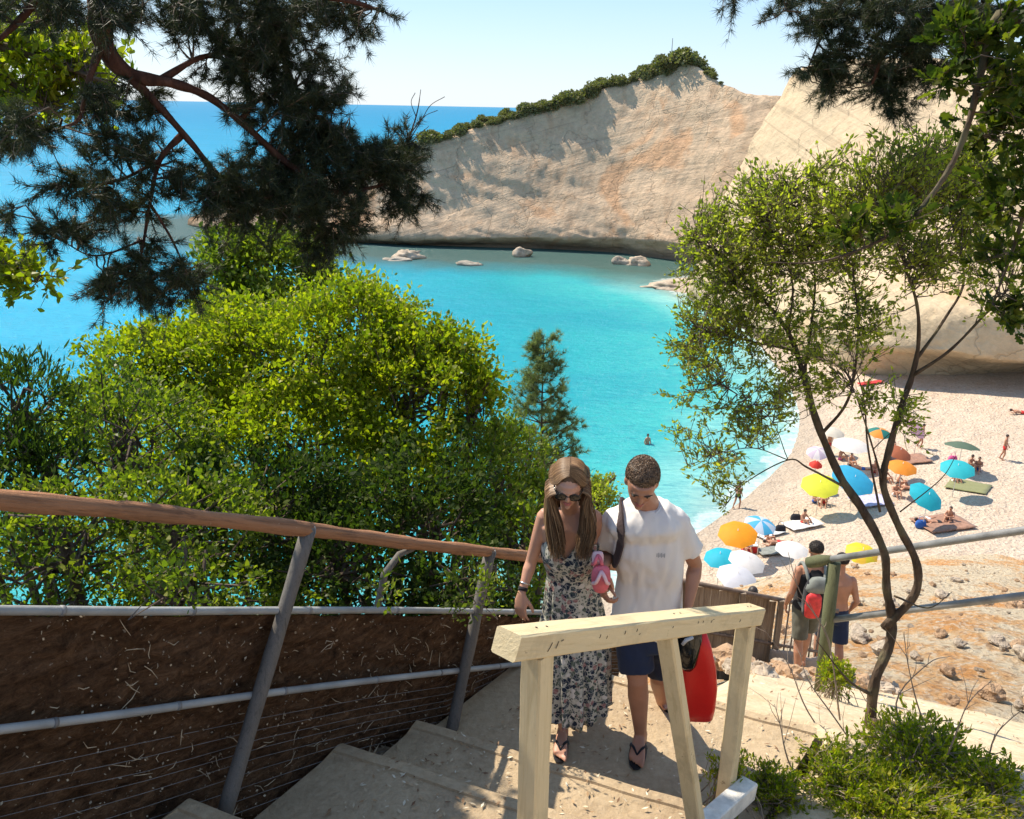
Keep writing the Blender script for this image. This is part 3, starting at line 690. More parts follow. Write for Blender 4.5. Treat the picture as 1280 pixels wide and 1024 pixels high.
# ---- right railing
M_MOSS = woodmat('mossy_post_wood', (.13, .135, .07), (6, 6, 1), .4, .9)
rr = thing('metal_railing', P(1043, 845, 7.2), 'grey metal railing with a mossy wooden post beside the path bend on the right', 'railing')
pt_ = P(1043, 703, 7.2); gz = path_z(S_of(pt_.x, pt_.y))
mb = MB(); tube(mb, [Vector((pt_.x+.06, pt_.y, gz-.3)), Vector((pt_.x+.03, pt_.y, gz+.6)), Vector((pt_.x, pt_.y, pt_.z))], .058, 14, jit=.05); mb.build('post', M_MOSS, rr, True)
t0, t1_ = P(1026, 701, 7.28), P(1300, 660, 6.0); m0, m1_ = P(1038, 775, 7.2), P(1300, 742, 6.0)
dT = (t1_-t0).normalized(); dM = (m1_-m0).normalized()
mb = MB(); tube(mb, [t0, t1_, t1_+dT*2.5], .031, 12); mb.build('rail', M_STEELR, rr, True)
mb = MB(); tube(mb, [m0, m1_, m1_+dM*2.5], .031, 12); mb.build('rail', M_STEELR, rr, True)
pe = t1_+dT*1.6; ge = path_z(S_of(pe.x, pe.y)); mb = MB(); tube(mb, [Vector((pe.x, pe.y, ge-.3)), Vector((pe.x, pe.y, pe.z))], .058, 12); mb.build('post', M_MOSS, rr, True)
mb = MB(); tube(mb, [t0-dT*.14, t0-dT*.02, t0+dT*.12], [.05, .056, .034], 10, jit=.08); mb.build('rail_end_cap', M_MOSS, rr, True)

# ---- reed screen fence beyond the couple
M_REED = NT('weathered_boards'); t = M_REED
g1 = t.noise(4, t.map((7, 7, .5)), 6, .7); g2 = t.noise(1.3, detail=4)
c = t.ramp(g1, [(.3, (.10, .07, .05)), (.5, (.24, .18, .13)), (.7, (.36, .29, .22))])
c = t.mix(t.ramp(g2, [(.4, (0,)*3), (.7, (.5,)*3)]), c, (.42, .34, .27)); t.pbr(c, .9, t.bump(g1, .8, .02), spec=.1); M_REED = t.m
bf = thing('board_fence', P(930, 860, 9.6), 'weathered grey board fence with a thin handrail behind the cream post', 'fence')
F0, F1 = P(862, 728, 9.4), P(1046, 764, 9.9)
ddf = (F1-F0); Lf = ddf.length; ddf.normalize(); nb = int(Lf/.105)
mb = MB()
for i in range(-2, int(nb*.6)):
    c = F0+ddf*(i+.5)*.105; g_ = min(path_z(S_of(c.x, c.y)), 16.2)-.35; top_ = c.z+random.uniform(-.04, .01)
    beam(mb, Vector((c.x, c.y+random.uniform(-.01, .01), g_)), Vector((c.x+random.uniform(-.01, .01), c.y, top_)), .094, .018, up=(0, 1, 0), bev=.003)
mb.build('boards', M_REED, bf)
M_RUST = simple('rusty_bar', (.17, .12, .09), .7, .35, 12, .4, .004)
for dz, r in ((.02, .03), (-.62, .02)):
    mb = MB(); tube(mb, [F0-ddf*.3+Vector((0, -.03, dz)), F1+Vector((0, -.03, dz))], r, 8); mb.build('rail', M_RUST, bf, True)
for i in range(9):
    c = F0+ddf*(Lf*(.62+i*.045)); mb = MB(); g_ = path_z(S_of(c.x, c.y))-.2
    tube(mb, [Vector((c.x, c.y-.02, max(g_, c.z-1.15))), Vector((c.x, c.y-.02, c.z))], .011, 6); mb.build('baluster', M_RUST, bf, True)
for i in (0, .34, .6):
    c = F0+ddf*(Lf*i); mb = MB(); beam(mb, Vector((c.x, c.y-.05, path_z(S_of(c.x, c.y))-.4)), Vector((c.x, c.y-.05, c.z+.03)), .07, .07, up=(0, 1, 0)); mb.build('post', M_REED, bf)
mb = MB(); q0 = F0+ddf*Lf*.56; rows = []
for j in range(10):
    rows.append([[(q0+ddf*(.75*i/14)).x, (q0+ddf*(.75*i/14)).y-.09-.03*math.sin(i*.7), (q0+ddf*(.75*i/14)).z-.66-.055*j+.02*math.sin(i*.5+j*.2)] for i in range(15)])
grid(mb, np.array(rows)); o = mb.build('shade_cloth', simple('grey_shade_cloth', (.33, .27, .23), .9, .2, 4, .6, .02), bf, True)
sm = o.modifiers.new('thick', 'SOLIDIFY'); sm.thickness = .012

# ---- rocks
M_ROCK = simple('pale_rock', (.42, .335, .25), .9, .38, 1.6, .9, .08, 5)
M_ROCKD = simple('sea_rock', (.34, .29, .23), .85, .35, .6, 1, .2, 3)
M_ROCKO = simple('orange_rock', (.42, .27, .16), .9, .35, 2.5, .9, .06, 8)
def rockmesh(seed, sub=3, sq=(1, 1, .7)):
    mb = MB(); nu, nv = 6*sub, 4*sub; b0 = MB(); ellip(b0, (0, 0, 0), (1, 1, 1), nu=nu, nv=nv); V = b0.V[0]
    k = np.array([1+.42*fbm(v[0]*.9+seed*7, v[1]*.9, v[2]*.9, 4)+.18*(mnoise.cell(Vector((v[0]*1.6+seed, v[1]*1.6, v[2]*1.6)))-.5) for v in V])
    b0.V[0] = V*k[:, None]*np.array(sq); return b0
def rock(seed, loc, r, mat, label, group=None, sq=(1, 1, .7), rz=0, name='rock'):
    b0 = rockmesh(seed, 4, sq); c, s = math.cos(rz), math.sin(rz); V = b0.V[0]*r
    b0.V[0] = np.stack([V[:, 0]*c-V[:, 1]*s, V[:, 0]*s+V[:, 1]*c, V[:, 2]], -1)+np.array(loc)
    o = b0.build(name, mat, None, name == 'rock', origin=tuple(loc)); return tag(o, label, 'rock', group)
rock(1, PZ(512, 322, .1), 2.3, M_ROCK, 'long pale rock shelf in the water below the left end of the cliff', sq=(1.15, .7, .62), rz=.3)
rock(2, PZ(494, 325, .0), 1.3, M_ROCKD, 'low flat rock just left of the long pale rock shelf in the sea', sq=(1.6, .9, .35))
rock(3, PZ(587, 331, .0), 1.9, M_ROCKD, 'dark flat rock awash in front of the cliff foot', sq=(1.2, .6, .28))
rock(4, PZ(652, 318, .3), 1.35, M_ROCK, 'pointed cream boulder at the middle of the cliff foot', sq=(1.1, .8, .75))
rock(5, PZ(776, 328, .2), 1.3, M_ROCKD, 'rounded grey boulder by the cave at the right of the cliff foot', sq=(1, .9, .75))
rock(6, PZ(797, 329, .2), 1.7, M_ROCK, 'largest rounded boulder by the cave at the cliff foot', sq=(1.2, .9, .7))
rock(8, PZ(840, 358, .2), 2.2, M_ROCK, 'low pale rock where the beach begins under the cliff', sq=(1.5, .8, .3))
for i in range(46):
    px, py = [(905, 845), (950, 850), (880, 838), (1000, 856), (1075, 850), (1110, 848), (935, 862), (985, 848)][i % 8]; px += random.uniform(-28, 28); py += random.uniform(-10, 12)
    y = 9.0
    for _ in range(10):
        p = P(px, py, y); zt = path_z(S_of(p.x, p.y)); y += (p.z-zt)*.45 if abs(p.z-zt) > .005 else 0
        y = min(max(y, 6.5), 11)
    p = P(px, py, y); r = random.uniform(.06, .16); o = rock(20+i, Vector((p.x, p.y, path_z(S_of(p.x, p.y))+r*.25)), r, random.choice([M_ROCK, M_ROCKO]), 'small rough stone in the rubble along the foot of the board fence', 'stones along the path edge', sq=(random.uniform(.8, 1.3), 1, random.uniform(.5, .9)), rz=random.uniform(0, 6), name='stone')
sm_ = [rockmesh(70+i, 2, (1, .9, .6)).mesh('slope_stone', smooth=False) for i in range(5)]
for m_ in sm_: m_.materials.append(None)
for i in range(285):
    x = random.uniform(4.5, 22); y = random.uniform(9.5, 33) if i % 3 else random.uniform(9.5, 16); s = S_of(x, y)
    if s < 10.9: continue
    m_ = sm_[i % 5]; o = bpy.data.objects.new('stone', m_); COL.objects.link(o); r = random.choice([.05, .06, .08, .1, .13, .18, .24]); o.scale = (r, r, r); o.rotation_euler = (0, 0, random.uniform(0, 6)); o.location = (x, y, HZ(x, y)+.1)
    m_.materials[0] = [M_ROCK, M_ROCKO, M_ROCK, M_ROCK, M_ROCKO][i % 5]; tag(o, 'loose stone on the orange and white rubble slope above the beach', 'stone', 'loose stones on the rubble slope')
# weathered mast on the headland ridge
mp = P(838, 84, 156); mb = MB(); tube(mb, [mp+Vector((0, 0, -4)), mp+Vector((.05, 0, 4.4))], [.12, .05], 6); o = mb.build('mast', M_ROCKD, None); tag(o, 'thin mast standing among the shrubs on the cliff top', 'mast')
# ================================================================== PLANTS
def rvec(n): 
    v = RNG.normal(size=(n, 3)); return v/np.linalg.norm(v, axis=1, keepdims=True)
DIAMOND = np.array([(0, 0), (.32, .5), (.68, .42), (1, 0), (.68, -.42), (.32, -.5)])
OAK = np.array([(0, .04), (.14, .22), (.22, .16), (.34, .44), (.46, .26), (.60, .50), (.72, .26), (.88, .30), (1, 0), (.88, -.30), (.72, -.26), (.60, -.50), (.46, -.26), (.34, -.44), (.22, -.16), (.14, -.22), (0, -.04)])
def leaves(mb, C, axis_, L, W, shape=DIAMOND, spread=.7, up=.3):
    """one flat blade per centre; axis_ = growing direction (n,3)"""
    n = len(C)
    if n == 0: return
    a = axis_+rvec(n)*spread; a /= np.linalg.norm(a, axis=1, keepdims=True)
    nn = rvec(n)+np.array([0, 0, up]); nn -= a*(nn*a).sum(1, keepdims=True); nn /= (np.linalg.norm(nn, axis=1, keepdims=True)+1e-9)
    b = np.cross(nn, a); Ls = L*RNG.uniform(.4, 1.35, n); Ws = W*RNG.uniform(.45, 1.3, n); k = len(shape)
    droop = RNG.uniform(-.25, .05, n)
    V = C[:, None]+a[:, None]*(shape[None, :, 0:1]*Ls[:, None, None])+b[:, None]*(shape[None, :, 1:2]*Ws[:, None, None])+nn[:, None]*((shape[None, :, 0:1]**2)*(droop*Ls)[:, None, None])+nn[:, None]*(np.abs(shape[None, :, 1:2])*Ws[:, None, None]*.25)
    mb.add(V.reshape(-1, 3), [np.arange(n*k).reshape(n, k)])
def needles(mb, C, axis_, L, W, per, spread=.8):
    n = len(C)*per; Cc = np.repeat(C, per, 0)+rvec(n)*.006; A = np.repeat(axis_, per, 0)
    a = A*.55+rvec(n)*spread; a /= np.linalg.norm(a, axis=1, keepdims=True)
    b = np.cross(a, rvec(n)); b /= (np.linalg.norm(b, axis=1, keepdims=True)+1e-9); Ls = L*RNG.uniform(.6, 1.2, n)
    V = np.stack([Cc-b*W/2, Cc+b*W/2, Cc+a*Ls[:, None]+b*W*.2], 1); mb.add(V.reshape(-1, 3), [np.arange(n*3).reshape(n, 3)])
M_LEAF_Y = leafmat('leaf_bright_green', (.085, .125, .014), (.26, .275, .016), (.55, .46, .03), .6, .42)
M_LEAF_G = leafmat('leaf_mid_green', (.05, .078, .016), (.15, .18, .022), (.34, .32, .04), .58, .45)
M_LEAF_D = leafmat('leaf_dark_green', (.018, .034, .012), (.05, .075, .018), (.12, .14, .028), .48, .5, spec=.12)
M_LEAF_O = leafmat('leaf_olive_green', (.13, .14, .03), (.32, .31, .05), (.58, .50, .09), .66, .4, spec=.5)
M_LEAF_OAK = leafmat('leaf_oak', (.02, .036, .010), (.06, .08, .015), (.17, .165, .022), .5, .5, spec=.12)
M_NEED = leafmat('pine_needles', (.013, .020, .010), (.030, .042, .017), (.075, .082, .030), .25, .5, (1, 1.1, .6))
M_NEED2 = leafmat('young_pine_needles', (.09, .12, .05), (.18, .22, .09), (.30, .33, .12), .5, .5, (1, 1.1, .6))
M_BRUSH = leafmat('far_shrub_leaves', (.13, .12, .06), (.18, .165, .08), (.25, .22, .11), .35, .6)
t = NT('pine_bark'); n1 = t.noise(12, t.map((1, 1, .35)), 6, .7); v = t.vor(22, t.map((1, 1, .4)))
t.pbr(t.ramp(n1, [(.3, (.03, .016, .013)), (.55, (.10, .046, .032)), (.75, (.18, .09, .06))]), .9, t.bump(t.math('ADD', v, n1), 1, .02), spec=.1); M_BARKP = t.m
t = NT('olive_bark'); n1 = t.noise(14, t.map((1, 1, .35)), 6, .7); n2 = t.noise(5, detail=5)
c = t.ramp(n1, [(.3, (.045, .030, .022)), (.55, (.11, .078, .055)), (.75, (.20, .155, .115))]); c = t.mix(t.ramp(n2, [(.5, (0,)*3), (.66, (.6,)*3)]), c, (.17, .16, .09))
t.pbr(c, .9, t.bump(t.math('ADD', t.vor(30, t.map((1, 1, .35))), n1), 1, .015), spec=.1); M_BARK = t.m
M_TWIG = simple('brown_twig', (.10, .07, .05), .85, .4, 8, .4, .004)
M_DRY = simple('dry_grey_twig', (.26, .20, .15), .85, .35, 9, .4, .003)

def limbs_px(L, n=6):
    return [ (smoothpath([P(*q[:3]) for q in l], n), [q[3] for q in l]) for l in L]
def limb_tube(mb, pts, rads, jit=.04, n=10, sub=6):
    m = len(pts); rr = np.interp(np.linspace(0, len(rads)-1, m), range(len(rads)), rads); tube(mb, pts, [max(.0015, float(x)*(1+.08*math.sin(i*1.3))) for i, x in enumerate(rr)], n, jit=jit)
def nodes_of(limbs, frm=.15):
    out = []
    for pts, r in limbs: out += [np.array(p) for p in pts[int(len(pts)*frm):]]
    return np.array(out)
def twigs(tw, nodes, C, R, n, r0=.006, wob=.18, sag=0.0, shell=.0):
    """n twigs from the nearest limb points to points in the ellipsoid (C,R); returns tips & twig samples"""
    U = rvec(n)*(RNG.uniform(shell, 1, n)**(1/2.2))[:, None]; T = np.array(C)+U*np.array(R); out = []
    for q in T:
        d = np.linalg.norm(nodes-q, axis=1)+RNG.uniform(0, .25, len(nodes))*np.linalg.norm(nodes-q, axis=1).min()*1.5
        a = nodes[int(np.argmin(d))]; L = np.linalg.norm(q-a)
        m = (a+q)/2+RNG.normal(size=3)*wob*L*.5+np.array([0, 0, L*.08]); q2 = q+np.array([0, 0, -sag*L])
        pp = [a+(m-a)*.5+RNG.normal(size=3)*wob*L*.12, m, (m+q2)/2+RNG.normal(size=3)*wob*L*.2, q2]
        tube(tw, [a]+pp, [min(r0, .004+L*.006), r0*.7, r0*.5, r0*.38, .0012], 4, caps=False)
        out.append(np.array([a]+pp))
    return out
def along(tws, f0, k, jit=.01):
    """k points along the outer part of each twig, with directions"""
    P_, A_ = [], []
    for q in tws:
        tt = RNG.uniform(f0, 1, k)*(len(q)-1); i = np.minimum(tt.astype(int), len(q)-2); f = (tt-i)[:, None]
        P_.append(q[i]*(1-f)+q[i+1]*f+RNG.normal(size=(k, 3))*jit); d = q[i+1]-q[i]; A_.append(d/(np.linalg.norm(d, axis=1, keepdims=True)+1e-9))
    return np.concatenate(P_), np.concatenate(A_)
def blob_world(b):
    px, py, rx, ry, y = b[:5]; c = P(px, py, y); s = pxscale(c); dr = b[5] if len(b) > 5 else (rx+ry)*.5*s
    return np.array(c), np.array([rx*s, dr, ry*s])

# ---- bushes and dense trees of the left slope
def bush(name, label, cat, blobs, mat, leafL=.06, leafW=.034, dens=1.0, ncl=None, group=None, stemmat=None, sig=.066, spread=1.0, trunk=True):
    c0, R0 = blob_world(blobs[0]); gx, gy = c0[0], c0[1]; gz = HZ(gx, gy)-.1
    th = thing(name, (gx, gy, gz), label, cat, group); lf = MB(); st = MB()
    W = [blob_world(b) for b in blobs]
    for bi, (c, R) in enumerate(W):
        area = 4*math.pi*((R[0]*R[1])**1.6/3+(R[0]*R[2])**1.6/3+(R[1]*R[2])**1.6/3)**(1/1.6)
        K = int(area*30*dens)
        U = rvec(K); U[:, 2] = np.where(U[:, 2] < -.55, -U[:, 2], U[:, 2])
        lump = np.array([fbm(u[0]*1.7+bi*5, u[1]*1.7, u[2]*1.7+c[0], 3) for u in U]); rr = 1+lump*.42-np.abs(RNG.normal(0, .13, K))
        CC = c+U*R*rr[:, None]
        per = int(44*dens**.3)
        sg = sig*RNG.uniform(.5, 1.5, K)
        Pn = np.repeat(CC, per, 0)+np.clip(RNG.normal(size=(K*per, 3)), -1.7, 1.7)*np.repeat(sg, per)[:, None]
        ax = np.repeat(U*.8+np.array([0, 0, .45]), per, 0)
        leaves(lf, Pn, ax, leafL, leafW, spread=spread, up=.35)
        # twigs inside
        for i in RNG.choice(K, min(K, 26), replace=False):
            a = c+RNG.normal(size=3)*R*.15-np.array([0, 0, R[2]*.35]); q = CC[i]; m = (a+q)/2+RNG.normal(size=3)*.1
            kk = 1 if trunk else .22; tube(st, [a, m, q, q+(q-m)*.12], [.014*kk, .009*kk, .005*kk, .002*kk], 5, caps=False)
        if trunk:
            base = np.array([gx+(c[0]-gx)*.35, gy+(c[1]-gy)*.35, 0]); base[2] = HZ(base[0], base[1])-.15
            m = (base+c)/2+np.array([.1*math.sin(bi), .08, 0]); tube(st, smoothpath([base, m, c-np.array([0, 0, R[2]*.35]), c], 4), [.055, .05, .048, .042, .04, .036, .032, .03, .028, .022, .018, .014, .01][:13], 7, jit=.08)
    lf.build('foliage', mat, th); st.build('stems', stemmat or M_TWIG, th)
    return th
bush('broadleaf_tree', 'tallest rounded bright green tree directly under the hanging pine boughs', 'tree', [(335, 350, 78, 52, 9.6), (290, 330, 40, 40, 9.4), (385, 345, 34, 40, 9.8), (330, 300, 34, 22, 9.8), (300, 400, 70, 40, 9.2)], M_LEAF_G, .065, .04, .9)
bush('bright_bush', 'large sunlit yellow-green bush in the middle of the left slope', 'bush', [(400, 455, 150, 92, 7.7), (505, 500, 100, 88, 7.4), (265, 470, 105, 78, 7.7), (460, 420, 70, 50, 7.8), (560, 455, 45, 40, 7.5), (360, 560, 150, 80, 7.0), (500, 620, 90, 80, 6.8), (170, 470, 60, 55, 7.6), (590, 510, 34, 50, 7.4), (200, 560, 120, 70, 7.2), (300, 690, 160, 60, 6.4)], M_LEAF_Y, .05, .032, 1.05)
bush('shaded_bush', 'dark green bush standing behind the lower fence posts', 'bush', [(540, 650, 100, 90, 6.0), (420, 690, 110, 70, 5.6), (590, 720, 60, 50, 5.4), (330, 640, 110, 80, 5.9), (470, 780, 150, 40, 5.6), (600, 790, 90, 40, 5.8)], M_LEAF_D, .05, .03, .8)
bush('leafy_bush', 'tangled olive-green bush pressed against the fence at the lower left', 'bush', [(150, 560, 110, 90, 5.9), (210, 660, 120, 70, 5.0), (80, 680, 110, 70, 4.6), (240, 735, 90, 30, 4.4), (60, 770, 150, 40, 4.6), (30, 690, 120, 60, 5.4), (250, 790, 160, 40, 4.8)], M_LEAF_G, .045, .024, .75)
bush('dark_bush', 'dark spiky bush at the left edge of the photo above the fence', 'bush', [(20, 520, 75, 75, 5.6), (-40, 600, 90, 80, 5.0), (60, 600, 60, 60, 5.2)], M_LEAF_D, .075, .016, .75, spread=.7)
bush('loose_bush', 'mid green bush with bare stalks to the left of the woman', 'bush', [(640, 600, 52, 66, 7.6), (600, 620, 60, 80, 7.0), (655, 680, 46, 60, 6.4), (660, 770, 60, 60, 6.2), (690, 640, 30, 40, 7.4), (625, 560, 30, 34, 8.0)], M_LEAF_G, .05, .026, .85)
bush('small_bush', 'small dull green bush visible between the heads of the couple', 'bush', [(748, 612, 16, 18, 10.5), (742, 640, 30, 30, 10.3)], M_LEAF_O, .05, .03, 1.2)
for lb_, bl_ in (('green sprig hanging over the upper pipe left of the nearest fence post', (205, 742, 17, 30, 2.76)), ('small sprig on the upper pipe between the two fence posts', (480, 745, 22, 16, 3.6)), ('leafy sprig wrapped round the farther fence post', (590, 745, 34, 20, 4.1))):
    bush('sprig', lb_, 'plant', [bl_], M_LEAF_G, .035, .016, 1.3, trunk=False, sig=.05)

# ---- young conifer
def conifer(base_px, top_px, y, label):
    tp = np.array(P(*top_px, y)); bx_, by_ = tp[0]-.05, tp[1]; gz = HZ(bx_, by_)-.1
    th = thing('young_pine', (bx_, by_, gz), label, 'tree'); tr = MB(); nd = MB(); H = tp[2]-gz
    tube(tr, [Vector((bx_+.05*math.sin(i*.8)*(1-i/12), by_, gz+H*i/12)) for i in range(13)], [.075*(1-i/12.6) for i in range(13)], 8, jit=.04)
    zz = tp[2]-.12
    while zz > tp[2]-H*.72:
        d = tp[2]-zz; rr = min(.12+d*.30, 1.1)
        for k in range(6):
            a = RNG.uniform(0, 2*math.pi); dr = np.array([math.cos(a), math.sin(a), .35]); L = rr*RNG.uniform(.55, 1.15); s = np.array([bx_, by_, zz])
            q = [s, s+dr*L*.5+[0, 0, -.03*L], s+dr*L+[0, 0, .05+.1*L]]; tube(tr, q, [.012, .008, .003], 5, caps=False)
            tws = [np.array(q)]
            for j in range(int(4+L*9)):
                f = RNG.uniform(.3, 1); p = s+dr*L*f; e = p+(dr*.5+rvec(1)[0]*.9+[0, 0, .25])*RNG.uniform(.07, .17); tws.append(np.array([p, (p+e)/2, e]))
            C, A = along(tws, .3, 5, .004); needles(nd, C, A+np.array([0, 0, .3]), .10, .0075, 9, .75)
        zz -= .14+.02*d
    tr.build('trunk', M_BARK, th, True); nd.build('foliage', M_NEED2, th); return th
conifer(None, (684, 420), 12.5, 'young pine with a pointed top rising against the turquoise water behind the woman')

# ---- hanging pine boughs, upper left
def pine(name, label, loc, limbs, clumps, n_leaf=9, ground=None, mat=M_NEED, barkmat=M_BARKP, NL=.05, per=9, r0=.006, W=.0026):
    th = thing(name, loc, label, 'tree'); tr = MB(); tw = MB(); nd = MB()
    LM = limbs_px(limbs)
    if ground is not None: LM.append(ground)
    for pts, r in LM: limb_tube(tr, pts, r, .05, 10)
    nodes = nodes_of(LM if ground is None else LM[:-1], .1)
    for cl in clumps:
        c, R = blob_world(cl); n = int(cl[6]*.42) if len(cl) > 6 else 30
        tws = twigs(tw, nodes, c, R, n, r0, .3, .02)
        side = []
        for q in tws:       # side shoots
            for _ in range(5):
                f = RNG.uniform(.45, 1)*(len(q)-1); i = min(int(f), len(q)-2); p = q[i]+(q[i+1]-q[i])*(f-i); d = (q[-1]-q[-2]); d = d/(np.linalg.norm(d)+1e-9)
                e = p+(d*.7+rvec(1)[0]*.9+[0, 0, -.1])*RNG.uniform(.05, .13); side.append(np.array([p, (p+e)/2+rvec(1)[0]*.008, e])); tube(tw, side[-1], [.0028, .002, .001], 3, caps=False)
        C, A = along(side, .15, n_leaf, .003); needles(nd, C, A, NL, W, per, .62)
        C, A = along(tws, .72, n_leaf, .003); needles(nd, C, A, NL, W, per, .62)
    tr.build('trunk', barkmat, th, True); tw.build('twigs', M_TWIG, th); nd.build('foliage', mat, th); return th
gx, gy = -3.6, 2.2; gz0 = HZ(gx, gy)-.3
tt_ = P(105, -130, 3.6)
trunkL = (smoothpath([Vector((gx, gy, gz0)), Vector((gx+.15, gy+.1, gz0+3)), Vector((gx+.1, gy+.5, 24.6)), Vector((tt_.x-.5, tt_.y-.3, tt_.z+.5)), tt_], 6), [.17, .15, .13, .10, .065])
limbsL = [
 [(105, -130, 3.6, .07), (122, -30, 3.65, .048), (128, 50, 3.7, .038), (160, 92, 3.75, .030), (215, 104, 3.8, .020), (262, 122, 3.9, .016), (310, 160, 4.0, .014), (360, 205, 4.1, .016), (420, 240, 4.2, .012), (505, 225, 4.3, .006)],
 [(160, 92, 3.75, .022), (205, 140, 3.8, .015), (240, 180, 3.85, .013), (280, 225, 3.9, .013), (350, 262, 4.0, .009), (430, 285, 4.1, .005)],
 [(128, 50, 3.7, .02), (108, 110, 3.6, .010), (98, 150, 3.6, .008), (60, 165, 3.5, .004)],
 [(228, 168, 3.85, .015), (200, 200, 3.8, .010), (188, 250, 3.8, .008), (180, 300, 3.75, .006), (170, 350, 3.7, .004)],
 [(200, 200, 3.8, .008), (150, 225, 3.7, .006), (95, 235, 3.6, .003)], [(188, 255, 3.8, .006), (215, 300, 3.8, .005), (235, 345, 3.8, .003)],
 [(180, 300, 3.75, .005), (120, 320, 3.7, .004), (75, 300, 3.6, .002)],
 [(115, -60, 3.65, .04), (220, -30, 3.8, .03), (330, -10, 4.0, .02), (430, 0, 4.1, .012), (480, 15, 4.2, .005)],
 [(330, -10, 4.0, .018), (350, 60, 4.1, .012), (380, 130, 4.2, .009), (430, 170, 4.3, .004)], [(200, 100, 3.8, .016), (260, 70, 3.9, .01), (310, 90, 4.0, .006)],
 [(105, -100, 3.6, .03), (60, -20, 3.5, .018), (10, 40, 3.4, .01), (-60, 90, 3.3, .005)], [(300, 150, 4.0, .012), (330, 120, 4.1, .008), (370, 110, 4.2, .004)],
 [(470, 235, 4.3, .007), (500, 200, 4.3, .006), (514, 165, 4.3, .004), (522, 138, 4.3, .0028), (526, 112, 4.3, .001)], [(508, 182, 4.3, .003), (526, 152, 4.3, .002), (538, 132, 4.3, .0016), (556, 121, 4.3, .0008)], [(514, 166, 4.3, .0025), (530, 146, 4.3, .0016), (547, 138, 4.3, .0008)], [(520, 146, 4.3, .002), (514, 128, 4.3, .0014), (519, 116, 4.3, .0008)], [(506, 190, 4.3, .003), (520, 172, 4.3, .002), (536, 158, 4.3, .001)]]
clumpsL = [(60, 10, 90, 22, 3.5, .4, 60), (230, 10, 110, 30, 3.85, .35, 90), (370, 8, 70, 24, 4.1, .3, 60), (455, 18, 40, 22, 4.2, .2, 22), (340, 55, 75, 40, 4.1, .3, 85), (290, 85, 50, 30, 4.0, .3, 40), (395, 105, 45, 45, 4.2, .3, 48), (345, 135, 55, 30, 4.1, .3, 46),
 (400, 185, 60, 40, 4.25, .3, 80), (460, 215, 62, 40, 4.3, .3, 90), (350, 215, 60, 38, 4.1, .3, 80), (395, 255, 70, 34, 4.1, .3, 80), (500, 240, 34, 30, 4.3, .2, 36), (505, 190, 16, 26, 4.3, .12, 22), (290, 235, 50, 34, 3.95, .3, 56), (300, 262, 40, 30, 3.95, .3, 34),
 (215, 215, 40, 34, 3.85, .25, 34), (150, 185, 45, 24, 3.7, .25, 22), (105, 225, 42, 22, 3.6, .2, 26), (150, 255, 44, 26, 3.7, .2, 22), (90, 290, 36, 22, 3.6, .2, 22), (185, 330, 36, 34, 3.75, .2, 30), (235, 352, 26, 30, 3.8, .2, 26), (140, 350, 28, 20, 3.7, .2, 18), (195, 375, 30, 16, 3.75, .2, 18),
 (20, 160, 46, 22, 3.4, .25, 30), (-5, 190, 24, 16, 3.4, .2, 10), (150, 130, 60, 22, 3.7, .25, 34), (5, 275, 18, 12, 3.4, .1, 6), (400, 300, 36, 18, 4.1, .2, 22)]
pine('pine_tree', 'dark pine tree whose reddish limb and boughs hang across the upper left of the photo', (gx, gy, gz0), limbsL, clumpsL, ground=trunkL)
# ---- upper right pine and oak
gx, gy = 4.6, 2.6; gz0 = HZ(gx, gy)-.3
tt_ = P(1330, -120, 4.6)
trunkR = (smoothpath([Vector((gx, gy, gz0)), Vector((gx-.1, gy+.1, gz0+3)), Vector((gx-.3, gy+.5, 24.2)), tt_], 6), [.16, .14, .10, .06])
limbsR = [
 [(1330, -120, 4.6, .05), (1230, -20, 4.6, .035), (1160, 20, 4.6, .022), (1110, 5, 4.6, .016), (1060, -10, 4.6, .012), (990, -15, 4.6, .006), (900, -30, 4.6, .002)],
 [(1160, 20, 4.6, .018), (1110, 60, 4.6, .012), (1090, 105, 4.6, .006)], [(1060, -10, 4.6, .01), (1030, 40, 4.6, .007), (1010, 85, 4.6, .003)], [(1200, 10, 4.6, .016), (1130, 70, 4.7, .01), (1105, 130, 4.7, .005)], [(1230, -20, 4.6, .02), (1230, 60, 4.7, .01), (1180, 90, 4.7, .005)],
 [(990, -15, 4.6, .005), (975, 18, 4.6, .003), (940, 32, 4.6, .001)]]
clumpsR = [(1100, 15, 80, 30, 4.6, .3, 80), (1180, 40, 60, 36, 4.6, .3, 60), (1110, 62, 60, 30, 4.6, .3, 60), (1040, 30, 46, 24, 4.6, .2, 34), (1060, 82, 40, 14, 4.6, .2, 18), (1018, 84, 24, 14, 4.6, .15, 14), (1046, 108, 18, 14, 4.6, .15, 12), (1110, 110, 22, 32, 4.7, .15, 32), (1230, 20, 60, 36, 4.6, .3, 50), (930, -12, 50, 16, 4.6, .2, 10), (985, 0, 30, 16, 4.6, .2, 14), (1150, 92, 50, 18, 4.7, .2, 26)]
pine('pine_tree', 'dark pine tree with drooping tufts hanging from the upper right corner of the photo', (gx, gy, gz0), limbsR, clumpsR, ground=trunkR)

